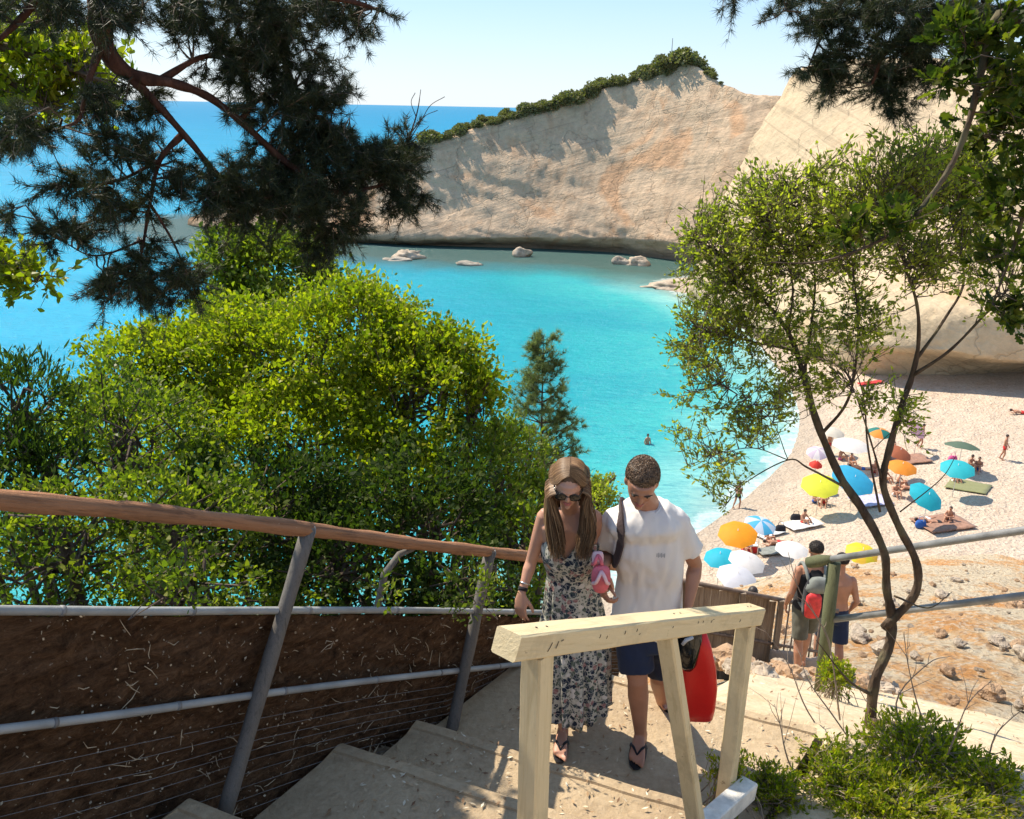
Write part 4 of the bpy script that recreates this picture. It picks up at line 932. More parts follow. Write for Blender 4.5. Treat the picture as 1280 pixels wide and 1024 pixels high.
def leaftree(name, label, loc, limbs, clumps, mat, ll, lw, k, shape=DIAMOND, ground=None, bark=None, f0=.45, spread=.8, r0=.005, cat='tree', rmul=1.0, side=3, dry=None, dens=1.0):
    th = thing(name, loc, label, cat); tr = MB(); tw = MB(); lf = MB(); LM = limbs_px(limbs)
    if ground is not None: LM.append(ground)
    for pts, r in LM: limb_tube(tr, pts, [x*rmul for x in r], .05, 9)
    nodes = nodes_of(LM if ground is None else LM[:-1], .25)
    for cl in clumps:
        c, R = blob_world(cl); n = max(3, int(cl[6]*dens)); tws = twigs(tw, nodes, c, R, n, r0, .35, 0)
        sd = []
        for q in tws:
            for _ in range(side):
                f = RNG.uniform(f0, 1)*(len(q)-1); i = min(int(f), len(q)-2); p = q[i]+(q[i+1]-q[i])*(f-i); d = (q[-1]-q[-2]); d = d/(np.linalg.norm(d)+1e-9)
                e = p+(d*.6+rvec(1)[0]*.8+[0, 0, .3])*RNG.uniform(.06, .16); sd.append(np.array([p, (p+e)/2+rvec(1)[0]*.01, e])); tube(tw, sd[-1], [.0022, .0018, .001], 3, caps=False)
        if k:
            C, A = along(sd+[q[-2:] for q in tws], .15, k, .006); leaves(lf, C, A+np.array([0, 0, .25]), ll, lw, shape, spread, .3)
    tr.build('trunk', bark or M_BARK, th, True); tw.build('twigs', M_TWIG, th)
    if lf.V: lf.build('foliage', mat, th)
    return th
# oak leaning in from the right edge
oak_top = P(1300, 40, 3.6); gx, gy = 3.9, 2.9; gz0 = HZ(gx, gy)-.3
trunkO = (smoothpath([Vector((gx, gy, gz0)), Vector((gx, gy+.1, gz0+2)), Vector((gx-.3, gy+.3, 22.9)), oak_top], 6), [.12, .10, .07, .04])
leaftree('oak_tree', 'leafy oak at the right edge with a curved bare branch ending in dark lobed leaves', (gx, gy, gz0),
 [[(1300, 40, 3.6, .035), (1250, 20, 3.6, .022), (1226, 92, 3.6, .0135), (1212, 150, 3.6, .012), (1190, 205, 3.6, .011), (1160, 250, 3.6, .010), (1130, 282, 3.6, .008), (1080, 310, 3.6, .006), (1020, 328, 3.6, .004), (962, 328, 3.6, .002)],
  [(1300, 40, 3.6, .03), (1330, 150, 3.8, .02), (1290, 240, 3.9, .012), (1260, 330, 4.0, .006), (1240, 380, 4.0, .003)], [(1330, 150, 3.8, .016), (1270, 180, 3.9, .01), (1230, 170, 3.9, .005)], [(1250, 20, 3.6, .016), (1215, 60, 3.6, .008), (1180, 90, 3.6, .004)]],
 [(1215, 40, 46, 40, 3.6, .25, 22), (1250, 90, 40, 36, 3.6, .25, 16), (1190, 95, 24, 14, 3.6, .15, 6), (1120, 272, 30, 16, 3.6, .1, 8), (1080, 300, 40, 18, 3.6, .12, 9), (1245, 170, 34, 26, 3.9, .2, 14), (1262, 240, 34, 46, 3.9, .25, 22), (1266, 320, 24, 40, 4.0, .25, 12), (1256, 385, 24, 26, 4.0, .2, 9), (1270, 140, 30, 30, 3.8, .2, 16)],
 M_LEAF_OAK, .056, .038, 6, OAK, trunkO, f0=.5, spread=.75, r0=.004, dens=.8)
# broadleaf tree entering from the left edge
tl = P(-140, 60, 4.4); gx, gy = -4.4, 3.4; gz0 = HZ(gx, gy)-.3
leaftree('leafy_tree', 'broadleaf tree at the upper left edge glowing green behind the pine limb', (gx, gy, gz0),
 [[(-140, 60, 4.6, .05), (-40, 50, 4.7, .03), (40, 70, 4.8, .018), (110, 95, 4.9, .008)], [(-140, 60, 4.6, .04), (-60, 200, 4.5, .02), (-10, 300, 4.4, .01), (50, 345, 4.4, .004)], [(-40, 50, 4.7, .02), (20, 110, 4.8, .012), (60, 140, 4.9, .004)]],
 [(30, 60, 60, 34, 5.0, .4, 60), (100, 80, 50, 36, 5.1, .4, 50), (40, 120, 56, 32, 5.0, .4, 52), (120, 130, 34, 20, 5.1, .3, 16), (25, 345, 46, 32, 4.4, .3, 34), (-30, 320, 40, 40, 4.4, .3, 20)],
 M_LEAF_Y, .05, .03, 6, DIAMOND, (smoothpath([Vector((gx, gy, gz0)), Vector((gx, gy+.2, gz0+3)), tl], 6), [.11, .09, .05]), f0=.4)
# ---- the olive-leaved tree on the right
by0 = P(1090, 905, 4.75)
gz0 = min(by0.z, path_z(S_of(by0.x, by0.y)))-.15
leaftree('slender_tree', 'slender twisted tree with two rising stems and small olive leaves on the right', (by0.x, by0.y, gz0),
 [[(1086, 935, 4.75, .060), (1088, 900, 4.75, .050), (1094, 850, 4.75, .046), (1112, 805, 4.78, .044), (1114, 768, 4.8, .042), (1108, 735, 4.8, .035), (1105, 690, 4.8, .034), (1080, 640, 4.85, .038), (1050, 595, 4.9, .034), (1022, 530, 4.95, .031), (1005, 470, 5.0, .026), (985, 415, 5.05, .019), (950, 370, 5.1, .012), (905, 320, 5.15, .006), (870, 300, 5.2, .003)],
  [(1105, 785, 4.8, .040), (1142, 745, 4.75, .037), (1146, 705, 4.72, .034), (1122, 655, 4.7, .032), (1104, 605, 4.7, .030), (1112, 560, 4.7, .027), (1128, 505, 4.7, .025), (1140, 470, 4.7, .022), (1148, 430, 4.7, .016), (1146, 380, 4.65, .012), (1130, 330, 4.6, .008), (1110, 270, 4.6, .004)],
  [(1140, 470, 4.7, .016), (1185, 440, 4.6, .011), (1225, 400, 4.55, .009), (1262, 360, 4.5, .005)], [(1145, 450, 4.7, .014), (1180, 400, 4.8, .011), (1205, 350, 4.85, .009), (1190, 280, 4.9, .006), (1180, 220, 4.9, .003)],
  [(1025, 545, 4.95, .016), (1060, 500, 4.9, .011), (1072, 430, 4.85, .009), (1070, 370, 4.8, .007), (1060, 290, 4.8, .004)], [(1005, 470, 5.0, .014), (1015, 400, 5.05, .011), (1018, 340, 5.1, .008), (1000, 280, 5.1, .005), (990, 240, 5.1, .003)],
  [(1100, 640, 4.8, .010), (1085, 560, 4.85, .008), (1080, 500, 4.9, .006), (1066, 450, 4.9, .003)], [(985, 415, 5.05, .012), (990, 350, 5.0, .008), (960, 280, 5.0, .004)], [(1000, 440, 5.0, .010), (930, 425, 5.05, .007), (880, 415, 5.1, .003)],
  [(1058, 610, 4.9, .012), (1010, 585, 4.8, .008), (985, 575, 4.75, .006), (930, 605, 4.7, .004), (900, 640, 4.7, .002)], [(985, 575, 4.75, .005), (940, 560, 4.7, .004), (890, 570, 4.7, .002)], [(985, 575, 4.75, .004), (960, 520, 4.8, .003), (900, 480, 4.9, .002)],
  [(1104, 605, 4.7, .010), (1085, 540, 4.6, .007), (1065, 480, 4.6, .003)], [(1125, 640, 4.7, .006), (1175, 600, 4.6, .004), (1195, 570, 4.6, .002)], [(1092, 870, 4.75, .02), (1060, 850, 4.6, .010), (1020, 800, 4.5, .003)], [(1118, 745, 4.8, .010), (1160, 760, 4.6, .006), (1190, 740, 4.6, .002)], [(1088, 900, 4.7, .02), (1130, 905, 4.5, .012), (1190, 900, 4.4, .004)]],
 [(900, 300, 56, 50, 5.15, .45, 110), (955, 265, 60, 50, 5.1, .45, 120), (880, 370, 46, 50, 5.15, .4, 84), (950, 350, 66, 60, 5.05, .45, 140), (900, 430, 60, 40, 5.1, .4, 78), (1010, 300, 56, 62, 5.1, .45, 116), (1040, 235, 42, 46, 4.85, .35, 74), (985, 420, 60, 50, 5.0, .4, 74),
  (1075, 300, 46, 70, 4.8, .4, 78), (1130, 230, 54, 52, 4.6, .4, 120), (1185, 240, 50, 60, 4.85, .35, 110), (1160, 320, 66, 50, 4.65, .4, 110), (1230, 290, 40, 66, 4.7, .35, 80), (1150, 185, 40, 24, 4.7, .3, 30), (1065, 400, 40, 44, 4.85, .35, 38), (1110, 180, 22, 16, 4.6, .2, 10), (1220, 200, 26, 40, 4.8, .3, 34),
  (860, 455, 34, 34, 5.0, .35, 34), (850, 520, 24, 22, 4.95, .3, 12), (925, 520, 56, 34, 4.9, .35, 52), (980, 490, 44, 34, 4.9, .35, 42), (890, 575, 38, 16, 4.7, .2, 22), (905, 610, 30, 16, 4.7, .2, 14), (1090, 420, 24, 34, 4.6, .2, 22), (1135, 520, 22, 30, 4.6, .2, 18), (1095, 500, 22, 20, 4.6, .2, 12), (1250, 390, 30, 16, 4.5, .2, 10), (1030, 470, 24, 40, 4.8, .3, 20)],
 M_LEAF_O, .031, .014, 5, DIAMOND, None, M_BARK, f0=.4, spread=.8, r0=.0038, side=4, rmul=.70, dens=.85)
# bare dead twigs standing round the right-hand tree
def drystem(name, label, pts, group):
    th = MB(); L = smoothpath([P(*p) for p in pts], 5); limb_tube(th, L, [.006, .0045, .003, .0015], .03, 5)
    for _ in range(6):
        i = random.randrange(2, len(L)-1); d = (L[i]-L[i-1]).normalized(); e = L[i]+(d+Vector(rvec(1)[0])*.8)*random.uniform(.05, .2); tube(th, [L[i], (L[i]+e)/2+Vector(rvec(1)[0])*.01, e], [.0022, .0018, .0008], 4, caps=False)
    o = th.build(name, M_DRY, None, origin=tuple(L[0])); return tag(o, label, 'dead stem', group)
for i, pts in enumerate([[(1060, 960, 4.4), (1010, 890, 4.45), (985, 830, 4.5), (950, 780, 4.5)], [(1100, 980, 4.3), (1045, 900, 4.3), (1010, 850, 4.35), (1000, 815, 4.4)], [(1180, 960, 4.2), (1150, 890, 4.2), (1135, 830, 4.25), (1130, 790, 4.3)], [(1160, 1000, 4.0), (1190, 930, 4.0), (1210, 880, 4.05), (1240, 850, 4.1)], [(1230, 1000, 4.0), (1240, 930, 4.0), (1262, 900, 4.0), (1290, 880, 4.0)], [(1010, 1000, 4.0), (985, 950, 4.0), (975, 905, 4.05), (968, 880, 4.1)], [(1050, 900, 4.6), (1035, 800, 4.6), (1000, 740, 4.6), (985, 690, 4.6)], [(1150, 950, 4.2), (1120, 880, 4.3), (1160, 830, 4.3), (1190, 820, 4.35)]]):
    drystem('dead_stem', 'bare dry stem rising from the low shrub at the lower right', pts, 'bare dry stems at the lower right')
# low shrub lower right
def lowbush(label, blobs, mat, ll, lw, dens):
    c0, R0 = blob_world(blobs[0]); gz = path_z(S_of(c0[0], c0[1])); th = thing('low_bush', (c0[0], c0[1], gz-.05), label, 'bush'); lf = MB(); st = MB()
    for b in blobs:
        c, R = blob_world(b); n = int(60*dens*b[6]) if len(b) > 6 else int(60*dens); root = np.array([c[0], c[1]+.05, path_z(S_of(c[0], c[1]))-.05])
        tws = []
        U = rvec(n); U[:, 2] = np.abs(U[:, 2])*1.1-.25
        for u in U:
            q = c+u*R*RNG.uniform(.5, 1.05); r_ = root+RNG.normal(size=3)*[.12, .1, 0]; m = (r_+q)/2+RNG.normal(size=3)*.04; tube(st, [r_, m, q], [.004, .003, .0012], 4, caps=False); tws.append(np.array([r_, m, q]))
            for _ in range(2):
                e = q+rvec(1)[0]*.07+[0, 0, .02]; p = (m+q)/2; tube(st, [p, e], [.002, .001], 3, caps=False); tws.append(np.array([p, (p+e)/2, e]))
        C, A = along(tws, .45, 8, .006); leaves(lf, C, A+np.array([0, 0, .3]), ll, lw, DIAMOND, .8, .4)
    lf.build('foliage', mat, th); st.build('stems', M_DRY, th); return th
lowbush('low yellow-green shrub with dry stems filling the lower right corner', [(1150, 960, 90, 66, 4.1, .4, 2.6), (1060, 985, 80, 44, 3.9, .35, 1.9), (1230, 1000, 70, 60, 3.9, .35, 1.9), (1120, 1015, 120, 34, 3.7, .3, 2.2)], M_LEAF_Y, .034, .014, 1.6)
lowbush('small bright shrub tuft beside the foot of the cream right post', [(965, 990, 34, 26, 3.75, .15, 1), (915, 962, 20, 12, 3.5, .1, .4)], M_LEAF_Y, .03, .011, 1.5)
lowbush('green sprig at the foot of the mossy railing post', [(1045, 848, 22, 26, 6.3, .15, .8)], M_LEAF_Y, .04, .018, 1.0)

# ---- shrubs along the headland ridge
ridge = []
for k in range(3):
    lf = MB(); tr = MB(); tube(tr, [(0, 0, -.6), (0.1, 0, .2), (0, 0, .6)], [.12, .09, .05], 6)
    for q in range(14):
        c = rvec(1)[0]*[.75, .75, .5]+[0, 0, .45]; U = rvec(70); leaves(lf, c+U*.42*RNG.uniform(.5, 1.1, (70, 1)), U+np.array([0, 0, .4]), .26, .2, DIAMOND, .7, .3)
    th = thing('ridge_shrub', (0, 0, 0), 'grey-green shrub rooted on the ridge line of the headland cliff', 'shrub', 'shrubs along the headland ridge')
    tr.build('trunk', M_TWIG, th); lf.build('foliage', M_BRUSH, th); ridge.append(th)
used = set()
nv_top = int(.66*129)
for i in range(140):
    u = (i/140)**.9; iu = int((.36+.50*u)*(GH.shape[0]-1)); jv = int(129*random.uniform(9.15/14, 10.6/14)); p = GH[iu, jv]
    sc = random.choice([.45, .6, .8, 1.0, 1.3, 1.7])*(.75+.3*u)
    if u > .93: sc *= .6
    th = ridge[i % 3]
    if (i % 3) not in used: used.add(i % 3); th.location = (p[0], p[1], p[2]+.1); th.scale = (sc, sc, sc); 
    else: copy_tree(th, (p[0], p[1], p[2]+.1), random.uniform(0, 6), (sc*random.uniform(.8, 1.6), sc*random.uniform(.8, 1.4), sc*random.uniform(.55, 1.15)))
# ================================================================== PEOPLE
t = NT('skin_tanned'); n = t.noise(9, detail=4)
def skin(name, a, b):
    t = NT(name); p = t.pbr(t.ramp(t.noise(9, detail=4), [(.3, a), (.7, b)]), .5, t.bump(t.noise(160, detail=3), .12, .002), spec=.35)
    p.inputs['Subsurface Weight'].default_value = .12; p.inputs['Subsurface Radius'].default_value = (.02, .008, .004); p.inputs['Subsurface Scale'].default_value = .5; return t.m
bpy.data.materials.remove(t.m)
M_SKIN_W = skin('skin_woman', (.46, .235, .155), (.56, .30, .205)); M_SKIN_M = skin('skin_man', (.37, .175, .105), (.46, .225, .14)); M_SKIN_B = skin('skin_bather', (.36, .17, .10), (.48, .25, .16))
M_LIP = simple('lips', (.42, .13, .11), .4, .1, 20, .1, .001)
def hairmat(name, a, b, c):
    t = NT(name); t.pbr(t.ramp(t.geo.outputs['Random Per Island'], [(0, a), (.55, b), (1, c)]), .45, spec=.4); return t.m
M_HAIR_W = hairmat('hair_light_brown', (.07, .036, .018), (.17, .092, .046), (.40, .25, .13)); M_HAIR_M = hairmat('hair_brown', (.05, .028, .016), (.12, .07, .038), (.24, .15, .085))
M_HAIR_D = simple('hair_dark', (.035, .025, .02), .5, .4, 30, .3, .002)
M_BLACKG = simple('black_glossy_plastic', (.008, .008, .009), .12, .1, 5, 0, spec=.6)
M_EYEW = simple('eye_white', (.6, .57, .54), .3, .05); M_BROW = simple('eyebrow', (.05, .03, .02), .8, .2)
def cloth(name, c, var=.08, rough=.85, b=.25, sc=7):
    t = NT(name); n = t.noise(sc, detail=5); f = t.noise(350, detail=2)
    t.pbr(t.ramp(n, [(.3, tuple(x*(1-var) for x in c)), (.7, tuple(min(1, x*(1+var)) for x in c))]), rough, t.bump(t.math('ADD', f, t.math('MULTIPLY', n, 3)), b, .003), spec=.15, **{'Sheen Weight': .15}); return t.m
def thincloth(name, c):
    m = cloth(name, c, .03); tr = m.node_tree; pb = [n for n in tr.nodes if n.type == 'BSDF_PRINCIPLED'][0]
    tl = tr.nodes.new('ShaderNodeBsdfTranslucent'); tl.inputs[0].default_value = (*c, 1); mx = tr.nodes.new('ShaderNodeMixShader'); mx.inputs[0].default_value = .15
    out = [n for n in tr.nodes if n.type == 'OUTPUT_MATERIAL'][0]; tr.links.new(pb.outputs[0], mx.inputs[1]); tr.links.new(tl.outputs[0], mx.inputs[2]); tr.links.new(mx.outputs[0], out.inputs[0]); return m
M_TEE = thincloth('white_cotton', (.86, .81, .77)); M_NAVY = cloth('navy_cloth', (.022, .03, .06)); M_STRAP = cloth('dark_brown_webbing', (.055, .035, .035)); M_DARKC = cloth('black_cloth', (.018, .017, .02)); M_GREYC = cloth('grey_cloth', (.20, .21, .19), .3)
M_KHAKI = cloth('olive_shorts', (.105, .10, .075), .25)
t = NT('floral_dress_cloth')
m = t.map((1, 1, 1)); wob = t.n('VectorMath', operation='ADD'); nz = t.n('TexNoise'); nz.inputs['Scale'].default_value = 20; t.l(t.co.outputs['Object'], nz.inputs['Vector']); sc_ = t.n('VectorMath', operation='SCALE'); sc_.inputs[3].default_value = .03; t.l(nz.outputs[1], sc_.inputs[0]); t.l(m, wob.inputs[0]); t.l(sc_.outputs[0], wob.inputs[1]); wv = wob.outputs[0]
v1 = t.vor(34, wv); v1c = t.vor(34, wv, out='Color'); v2 = t.vor(62, wv); v3 = t.vor(17, wv); v3e = t.n('TexVoronoi', feature='DISTANCE_TO_EDGE'); v3e.inputs['Scale'].default_value = 40; t.l(wv, v3e.inputs['Vector'])
c = t.mix(t.ramp(v2, [(.36, (1,)*3), (.42, (0,)*3)]), (.46, .43, .36), (.06, .08, .068))
sx = t.n('SeparateColor'); t.l(v1c, sx.inputs[0])
c = t.mix(t.ramp(v1, [(.50, (1,)*3), (.55, (0,)*3)]), c, t.ramp(sx.outputs[0], [(.0, (.02, .03, .05)), (.45, (.05, .07, .08)), (.6, (.10, .12, .09)), (.75, (.30, .15, .14)), (.9, (.62, .56, .5))], 'CONSTANT'))
c = t.mix(t.ramp(v3e.outputs[0], [(.02, (.5,)*3), (.05, (0,)*3)]), c, (.66, .61, .54))
p = t.pbr(c, .85, t.bump(t.noise(300), .1, .002), spec=.15); M_DRESS = t.m

def toV(a): return Vector(a)
def chain(mb, pts, rad_, n=14, dome=True): tube(mb, smoothpath(pts, 4) if len(pts) > 2 else pts, list(np.interp(np.linspace(0, len(rad_)-1, (len(pts)-1)*4+1 if len(pts) > 2 else 2), range(len(rad_)), rad_)), n, dome=dome)
def ring(c, side, fwd, rx, ry, n=28, sq=2.3):
    c = np.array(c); s = np.array(side); f = np.array(fwd); out = []
    for i in range(n):
        a = 2*math.pi*i/n; ca, sa = math.cos(a), math.sin(a)
        out.append(c+s*(rx*math.copysign(abs(ca)**(2/sq), ca))+f*(ry*math.copysign(abs(sa)**(2/sq), sa)))
    return np.array(out)
def fuse(mb, name, mat, parent, vox=.006, smooth_it=4, fac=.5, fn=None):
    """closed pieces -> one continuous skin"""
    me = mb.mesh('tmp', ORG[parent.name] if parent is not None else (0, 0, 0)); o = bpy.data.objects.new('tmp', me); COL.objects.link(o)
    r = o.modifiers.new('r', 'REMESH'); r.mode = 'VOXEL'; r.voxel_size = vox; r.use_smooth_shade = True
    s = o.modifiers.new('s', 'SMOOTH'); s.factor = fac; s.iterations = smooth_it
    dg = bpy.context.evaluated_depsgraph_get(); m2 = bpy.data.meshes.new_from_object(o.evaluated_get(dg)); m2.name = name
    bpy.data.objects.remove(o); bpy.data.meshes.remove(me)
    if fn is not None:
        n = len(m2.vertices); co = np.empty(n*3, np.float32); m2.vertices.foreach_get('co', co); co = co.reshape(-1, 3)+np.array(ORG[parent.name]); no = np.empty(n*3, np.float32); m2.vertices.foreach_get('normal', no); no = no.reshape(-1, 3)
        co = fn(co, no)-np.array(ORG[parent.name]); m2.vertices.foreach_set('co', co.astype(np.float32).ravel())
    m2.polygons.foreach_set('use_smooth', np.ones(len(m2.polygons), dtype=bool)); m2.materials.clear(); m2.materials.append(mat); m2.update()
    return link(name, m2, parent, ORG[parent.name] if parent is not None else (0, 0, 0))
def hand(mb, wrist, dirv, palm_n, side_thumb, curl=.5, L=.185, fing=(1, 1.08, 1.0, .8), splay=.10):
    """palm plus five separate fingers; palm_n = direction the palm faces; side_thumb = direction of the thumb side"""
    w = Vector(wrist); d = Vector(dirv).normalized(); n = Vector(palm_n); n = (n-d*n.dot(d)).normalized(); s = d.cross(n); 
    if s.dot(Vector(side_thumb)) < 0: s = -s
    pl = L*.52; fl = L*.47
    loft(mb, [ring(w+d*(pl*f), s, n, a, b, 16, 2.6) for f, a, b in ((-.12, .022, .017), (.08, .026, .018), (.4, .036, .017), (.8, .041, .0145), (1.02, .038, .011))])
    for i, fx in enumerate((.75, .25, -.27, -.76)):
        k = w+d*pl*(.93-.04*abs(i-1.2))+s*(fx*.038); dd = (d+s*(splay*(1.2-i)*.6)).normalized(); pts = [k-dd*.02, k]; ang = 0; le = fl*fing[i]
        for j, (sl_, cu) in enumerate(((.46, .75), (.30, .95), (.24, .6))):
            ang += curl*cu; v = dd*math.cos(ang)+n*math.sin(ang); pts.append(pts[-1]+v*le*sl_)
        tube(mb, pts, [.0095, .0095, .0086, .0078, .0066], 10, dome=True)
    b0 = w+d*pl*.22+s*.022; tdir = (d*.72+s*.62+n*.35).normalized(); p1 = b0+tdir*.040; p2 = p1+(d*.85+s*.3+n*(.35+curl*.3)).normalized()*.031; p3 = p2+(d*.9+n*(.3+curl*.5)).normalized()*.025
    tube(mb, [b0-tdir*.012, p1, p2, p3], [.0135, .0115, .0098, .0078], 10, dome=True)
def head(mb, c, fwd, up, s=1.0, female=False):
    """cranium, jaw, nose, brow, cheeks, lips and ears about centre c"""
    f = Vector(fwd).normalized(); u = Vector(up); u = (u-f*u.dot(f)).normalized(); r = f.cross(u)
    R = np.array([list(r), list(f), list(u)]).T
    def E(x, y, z, a, b, cc): ellip(mb, Vector(c)+(r*x+f*y+u*z)*s, (a*s, b*s, cc*s), R, 20, 14)
    E(0, -.012, .030, .074, .094, .082)              # cranium
    loft(mb, [ring(Vector(c)+(f*y+u*z)*s, r, f, a*s, b*s, 24, 2.2) for z, y, a, b in ((.06, .01, .066, .078), (.03, .014, .068, .080), (-.005, .017, .066, .077), (-.035, .024, .060, .066), (-.062, .034, .050, .054), (-.088, .044, .038, .040), (-.106, .052, .024, .027), (-.113, .055, .012, .014))])
    E(0, .089, .026, .040, .012, .010)                # brow
    for sx in (-1, 1):
        E(sx*.031, .072, -.022, .022, .018, .020)     # cheek
        E(sx*.074, -.006, -.004, .010, .018, .030)    # ear
        E(sx*.071, -.002, -.028, .008, .010, .012)
    loft(mb, [ring(Vector(c)+(f*y+u*z)*s, r, f, a*s, b*s, 12, 2) for z, y, a, b in ((.024, .088, .007, .010), (.005, .094, .0085, .014), (-.014, .100, .012, .017), (-.026, .100, .016, .016), (-.033, .094, .012, .010))])
    E(0, .083, -.052, .024, .015, .011)               # mouth mound
    E(0, .080, -.098, .018, .016, .014)               # chin
    return f, u, r
def face_parts(parent, c, f, u, r, s=1.0, lips=True, eyes=True):
    R = np.array([list(r), list(f), list(u)]).T
    def at(x, y, z): return Vector(c)+(r*x+f*y+u*z)*s
    if lips:
        mb = MB(); tube(mb, [at(-.023, .087, -.052), at(-.010, .0985, -.0475), at(0, .1005, -.0495), at(.010, .0985, -.0475), at(.023, .087, -.052)], [.0015, .0048, .0042, .0048, .0015], 8); mb.build('upper_lip', M_LIP, parent, True)
        mb = MB(); tube(mb, [at(-.020, .087, -.055), at(-.008, .098, -.0605), at(.008, .098, -.0605), at(.020, .087, -.055)], [.0015, .0058, .0058, .0015], 8); mb.build('lower_lip', M_LIP, parent, True)
    if eyes:
        for sx in (-1, 1):
            e = MB(); ellip(e, at(sx*.031, .079, .004), (.0125*s, .0085*s, .007*s), R, 12, 8); o = e.build('eye', M_EYEW, parent, True)
            e = MB(); ellip(e, at(sx*.031, .0865, .002), (.0055*s, .003*s, .0055*s), R, 10, 6); e.build('iris', M_HAIR_D, o, True)
            e = MB(); tube(e, [at(sx*.016, .088, .010), at(sx*.031, .0905, .0135), at(sx*.045, .082, .009)], [.002, .003, .002], 6); e.build('eyelid', M_HAIR_D, parent, True)
            e = MB(); tube(e, [at(sx*.013, .099, .027), at(sx*.032, .0985, .034), at(sx*.052, .084, .027)], [.003, .0042, .002], 6); e.build('eyebrow', M_BROW, parent, True)
def foot(mb, heel, toe, up=(0, 0, 1), s=1.0, side=1):
    h = Vector(heel); d = (Vector(toe)-h); L = d.length; d.normalize(); u = Vector(up); u = (u-d*u.dot(d)).normalized(); r = d.cross(u)
    loft(mb, [ring(h+d*(L*f)+u*z*s, r, u, a*s, b*s, 18, 2.4) for f, z, a, b in ((-.02, .028, .018, .022), (.04, .034, .028, .032), (.16, .042, .032, .042), (.34, .040, .034, .038), (.55, .028, .040, .027), (.74, .020, .046, .019), (.84, .017, .042, .015))])
    for i in range(5):
        x = side*(-.034+.0165*i); le = (.30, .27, .25, .22, .18)[i]*L*.62; rr = (.0125, .009, .0085, .008, .0078)[i]*s
        b0 = h+d*(L*(.80-.018*i))+r*x*s+u*.012*s; tube(mb, [b0-d*.015, b0, b0+d*le*.6+u*.003, b0+d*le-u*.004], [rr]*3+[rr*.85], 8, dome=True)
def seg(a, b, n=3): return [Vector(a).lerp(Vector(b), i/(n-1)) for i in range(n)]
def arm(mb, sh, el, wr, k=1.0):
    sh, el, wr = map(Vector, (sh, el, wr))
    tube(mb, [sh, sh.lerp(el, .3), sh.lerp(el, .65), el, el.lerp(wr, .25), el.lerp(wr, .6), wr], [x*k for x in (.052, .049, .043, .037, .040, .032, .0235)], 16, dome=True)
def leg(mb, hip, kn, an, k=1.0, calf=(0, 1, 0)):
    hip, kn, an = map(Vector, (hip, kn, an)); cv = Vector(calf)
    tube(mb, [hip, hip.lerp(kn, .35), hip.lerp(kn, .7), kn, kn.lerp(an, .28)+cv*.014, kn.lerp(an, .6)+cv*.006, an.lerp(kn, .08), an], [x*k for x in (.082, .078, .064, .053, .056, .043, .032, .034)], 18, dome=True)
def orient(side, spine):
    s = Vector(side).normalized(); z = Vector(spine).normalized(); f = z.cross(s).normalized(); return s, f

def solve_ground(px, py, zf):
    p = PZ(px, py, zf); return p
# ------------------------------------------------------------------ the man
ZL = 18.60
fm = PZ(800, 938, ZL)                          # man's front foot on the landing
Ym = fm.y
man = thing('person', (fm.x, fm.y, ZL), 'man in white t-shirt and navy shorts looking down and carrying a red bag', 'person')
J = dict(head=P(802, 603, Ym-.16), neck=P(808, 634, Ym-.02), shl=P(768, 651, Ym+.02), shr=P(847, 651, Ym-.02), chest=P(808, 684, Ym+.02), waist=P(812, 734, Ym+.06), pelv=P(808, 780, Ym+.06),
         hipl=P(790, 790, Ym+.05), hipr=P(826, 790, Ym+.08), knl=P(797, 850, Ym-.02), anl=P(801, 925, Ym+.05), knr=P(824, 846, Ym+.20), anr=P(829, 885, Ym+.50))
side = (J['shr']-J['shl']).normalized(); sp = (J['neck']-J['pelv'])
s_, f_ = orient(side, sp)       # f_ = backward or forward
if f_.y > 0: f_ = -f_
torso_spec = [('pelv', -.06, .150, .105), ('pelv', .02, .165, .115), ('pelv', .08, .158, .108), ('waist', 0, .143, .098), ('waist', .08, .150, .102), ('chest', .0, .168, .112), ('chest', .08, .180, .110), ('neck', -.06, .178, .092), ('neck', -.02, .125, .075), ('neck', .02, .068, .062)]
def torso(mb, J, s_, f_, spec, g=0.0, gz=1.0, kx=1.0):
    up = Vector((0, 0, 1)); loft(mb, [ring(J[n]+up*dz, s_, f_, (a+g)*kx, b+g, 32, 2.4) for n, dz, a, b in spec])
mb = MB(); torso(mb, J, s_, f_, torso_spec, g=-.020)
tube(mb, [J['neck']-Vector((0, 0, .05)), J['neck']+Vector((0, -.01, .03)), J['head']+Vector((0, .03, -.06)), J['head']+Vector((0, .01, 0))], [.066, .060, .057, .055], 18, dome=True)
hf = Vector((-.12, -.80, -.52)); hu = Vector((0, -.55, .8))
hf_, hu_, hr_ = head(mb, J['head'], hf, hu, 1.0)
# arms
ell_, wrl = P(753, 694, Ym+.14), P(757, 722, Ym-.08)
elr, wrr = P(869, 706, Ym+.06), P(861, 756, Ym-.06)
arm(mb, J['shl']+Vector((.0, 0, -.01)), ell_, wrl, 1.0); arm(mb, J['shr']+Vector((0, 0, -.01)), elr, wrr, 1.02)
hand(mb, wrl, (P(755, 738, Ym-.12)-wrl), (1, .2, 0), (0, -1, 0), 1.0)
hand(mb, wrr, (P(857, 776, Ym-.08)-wrr), (-1, 0.1, 0), (0, -1, 0), 1.15)
leg(mb, J['hipl'], J['knl'], J['anl'], 1.03); leg(mb, J['hipr'], J['knr'], J['anr'], 1.03, (0, .8, .6))
heel_l = Vector((J['anl'].x+.005, J['anl'].y+.055, ZL+.018)); toe_l = heel_l+Vector((-.06, -.262, 0)); tube(mb, [J['anl'], heel_l+Vector((0, -.04, .05))], [.034, .034], 12, dome=True); foot(mb, heel_l, toe_l, side=1)
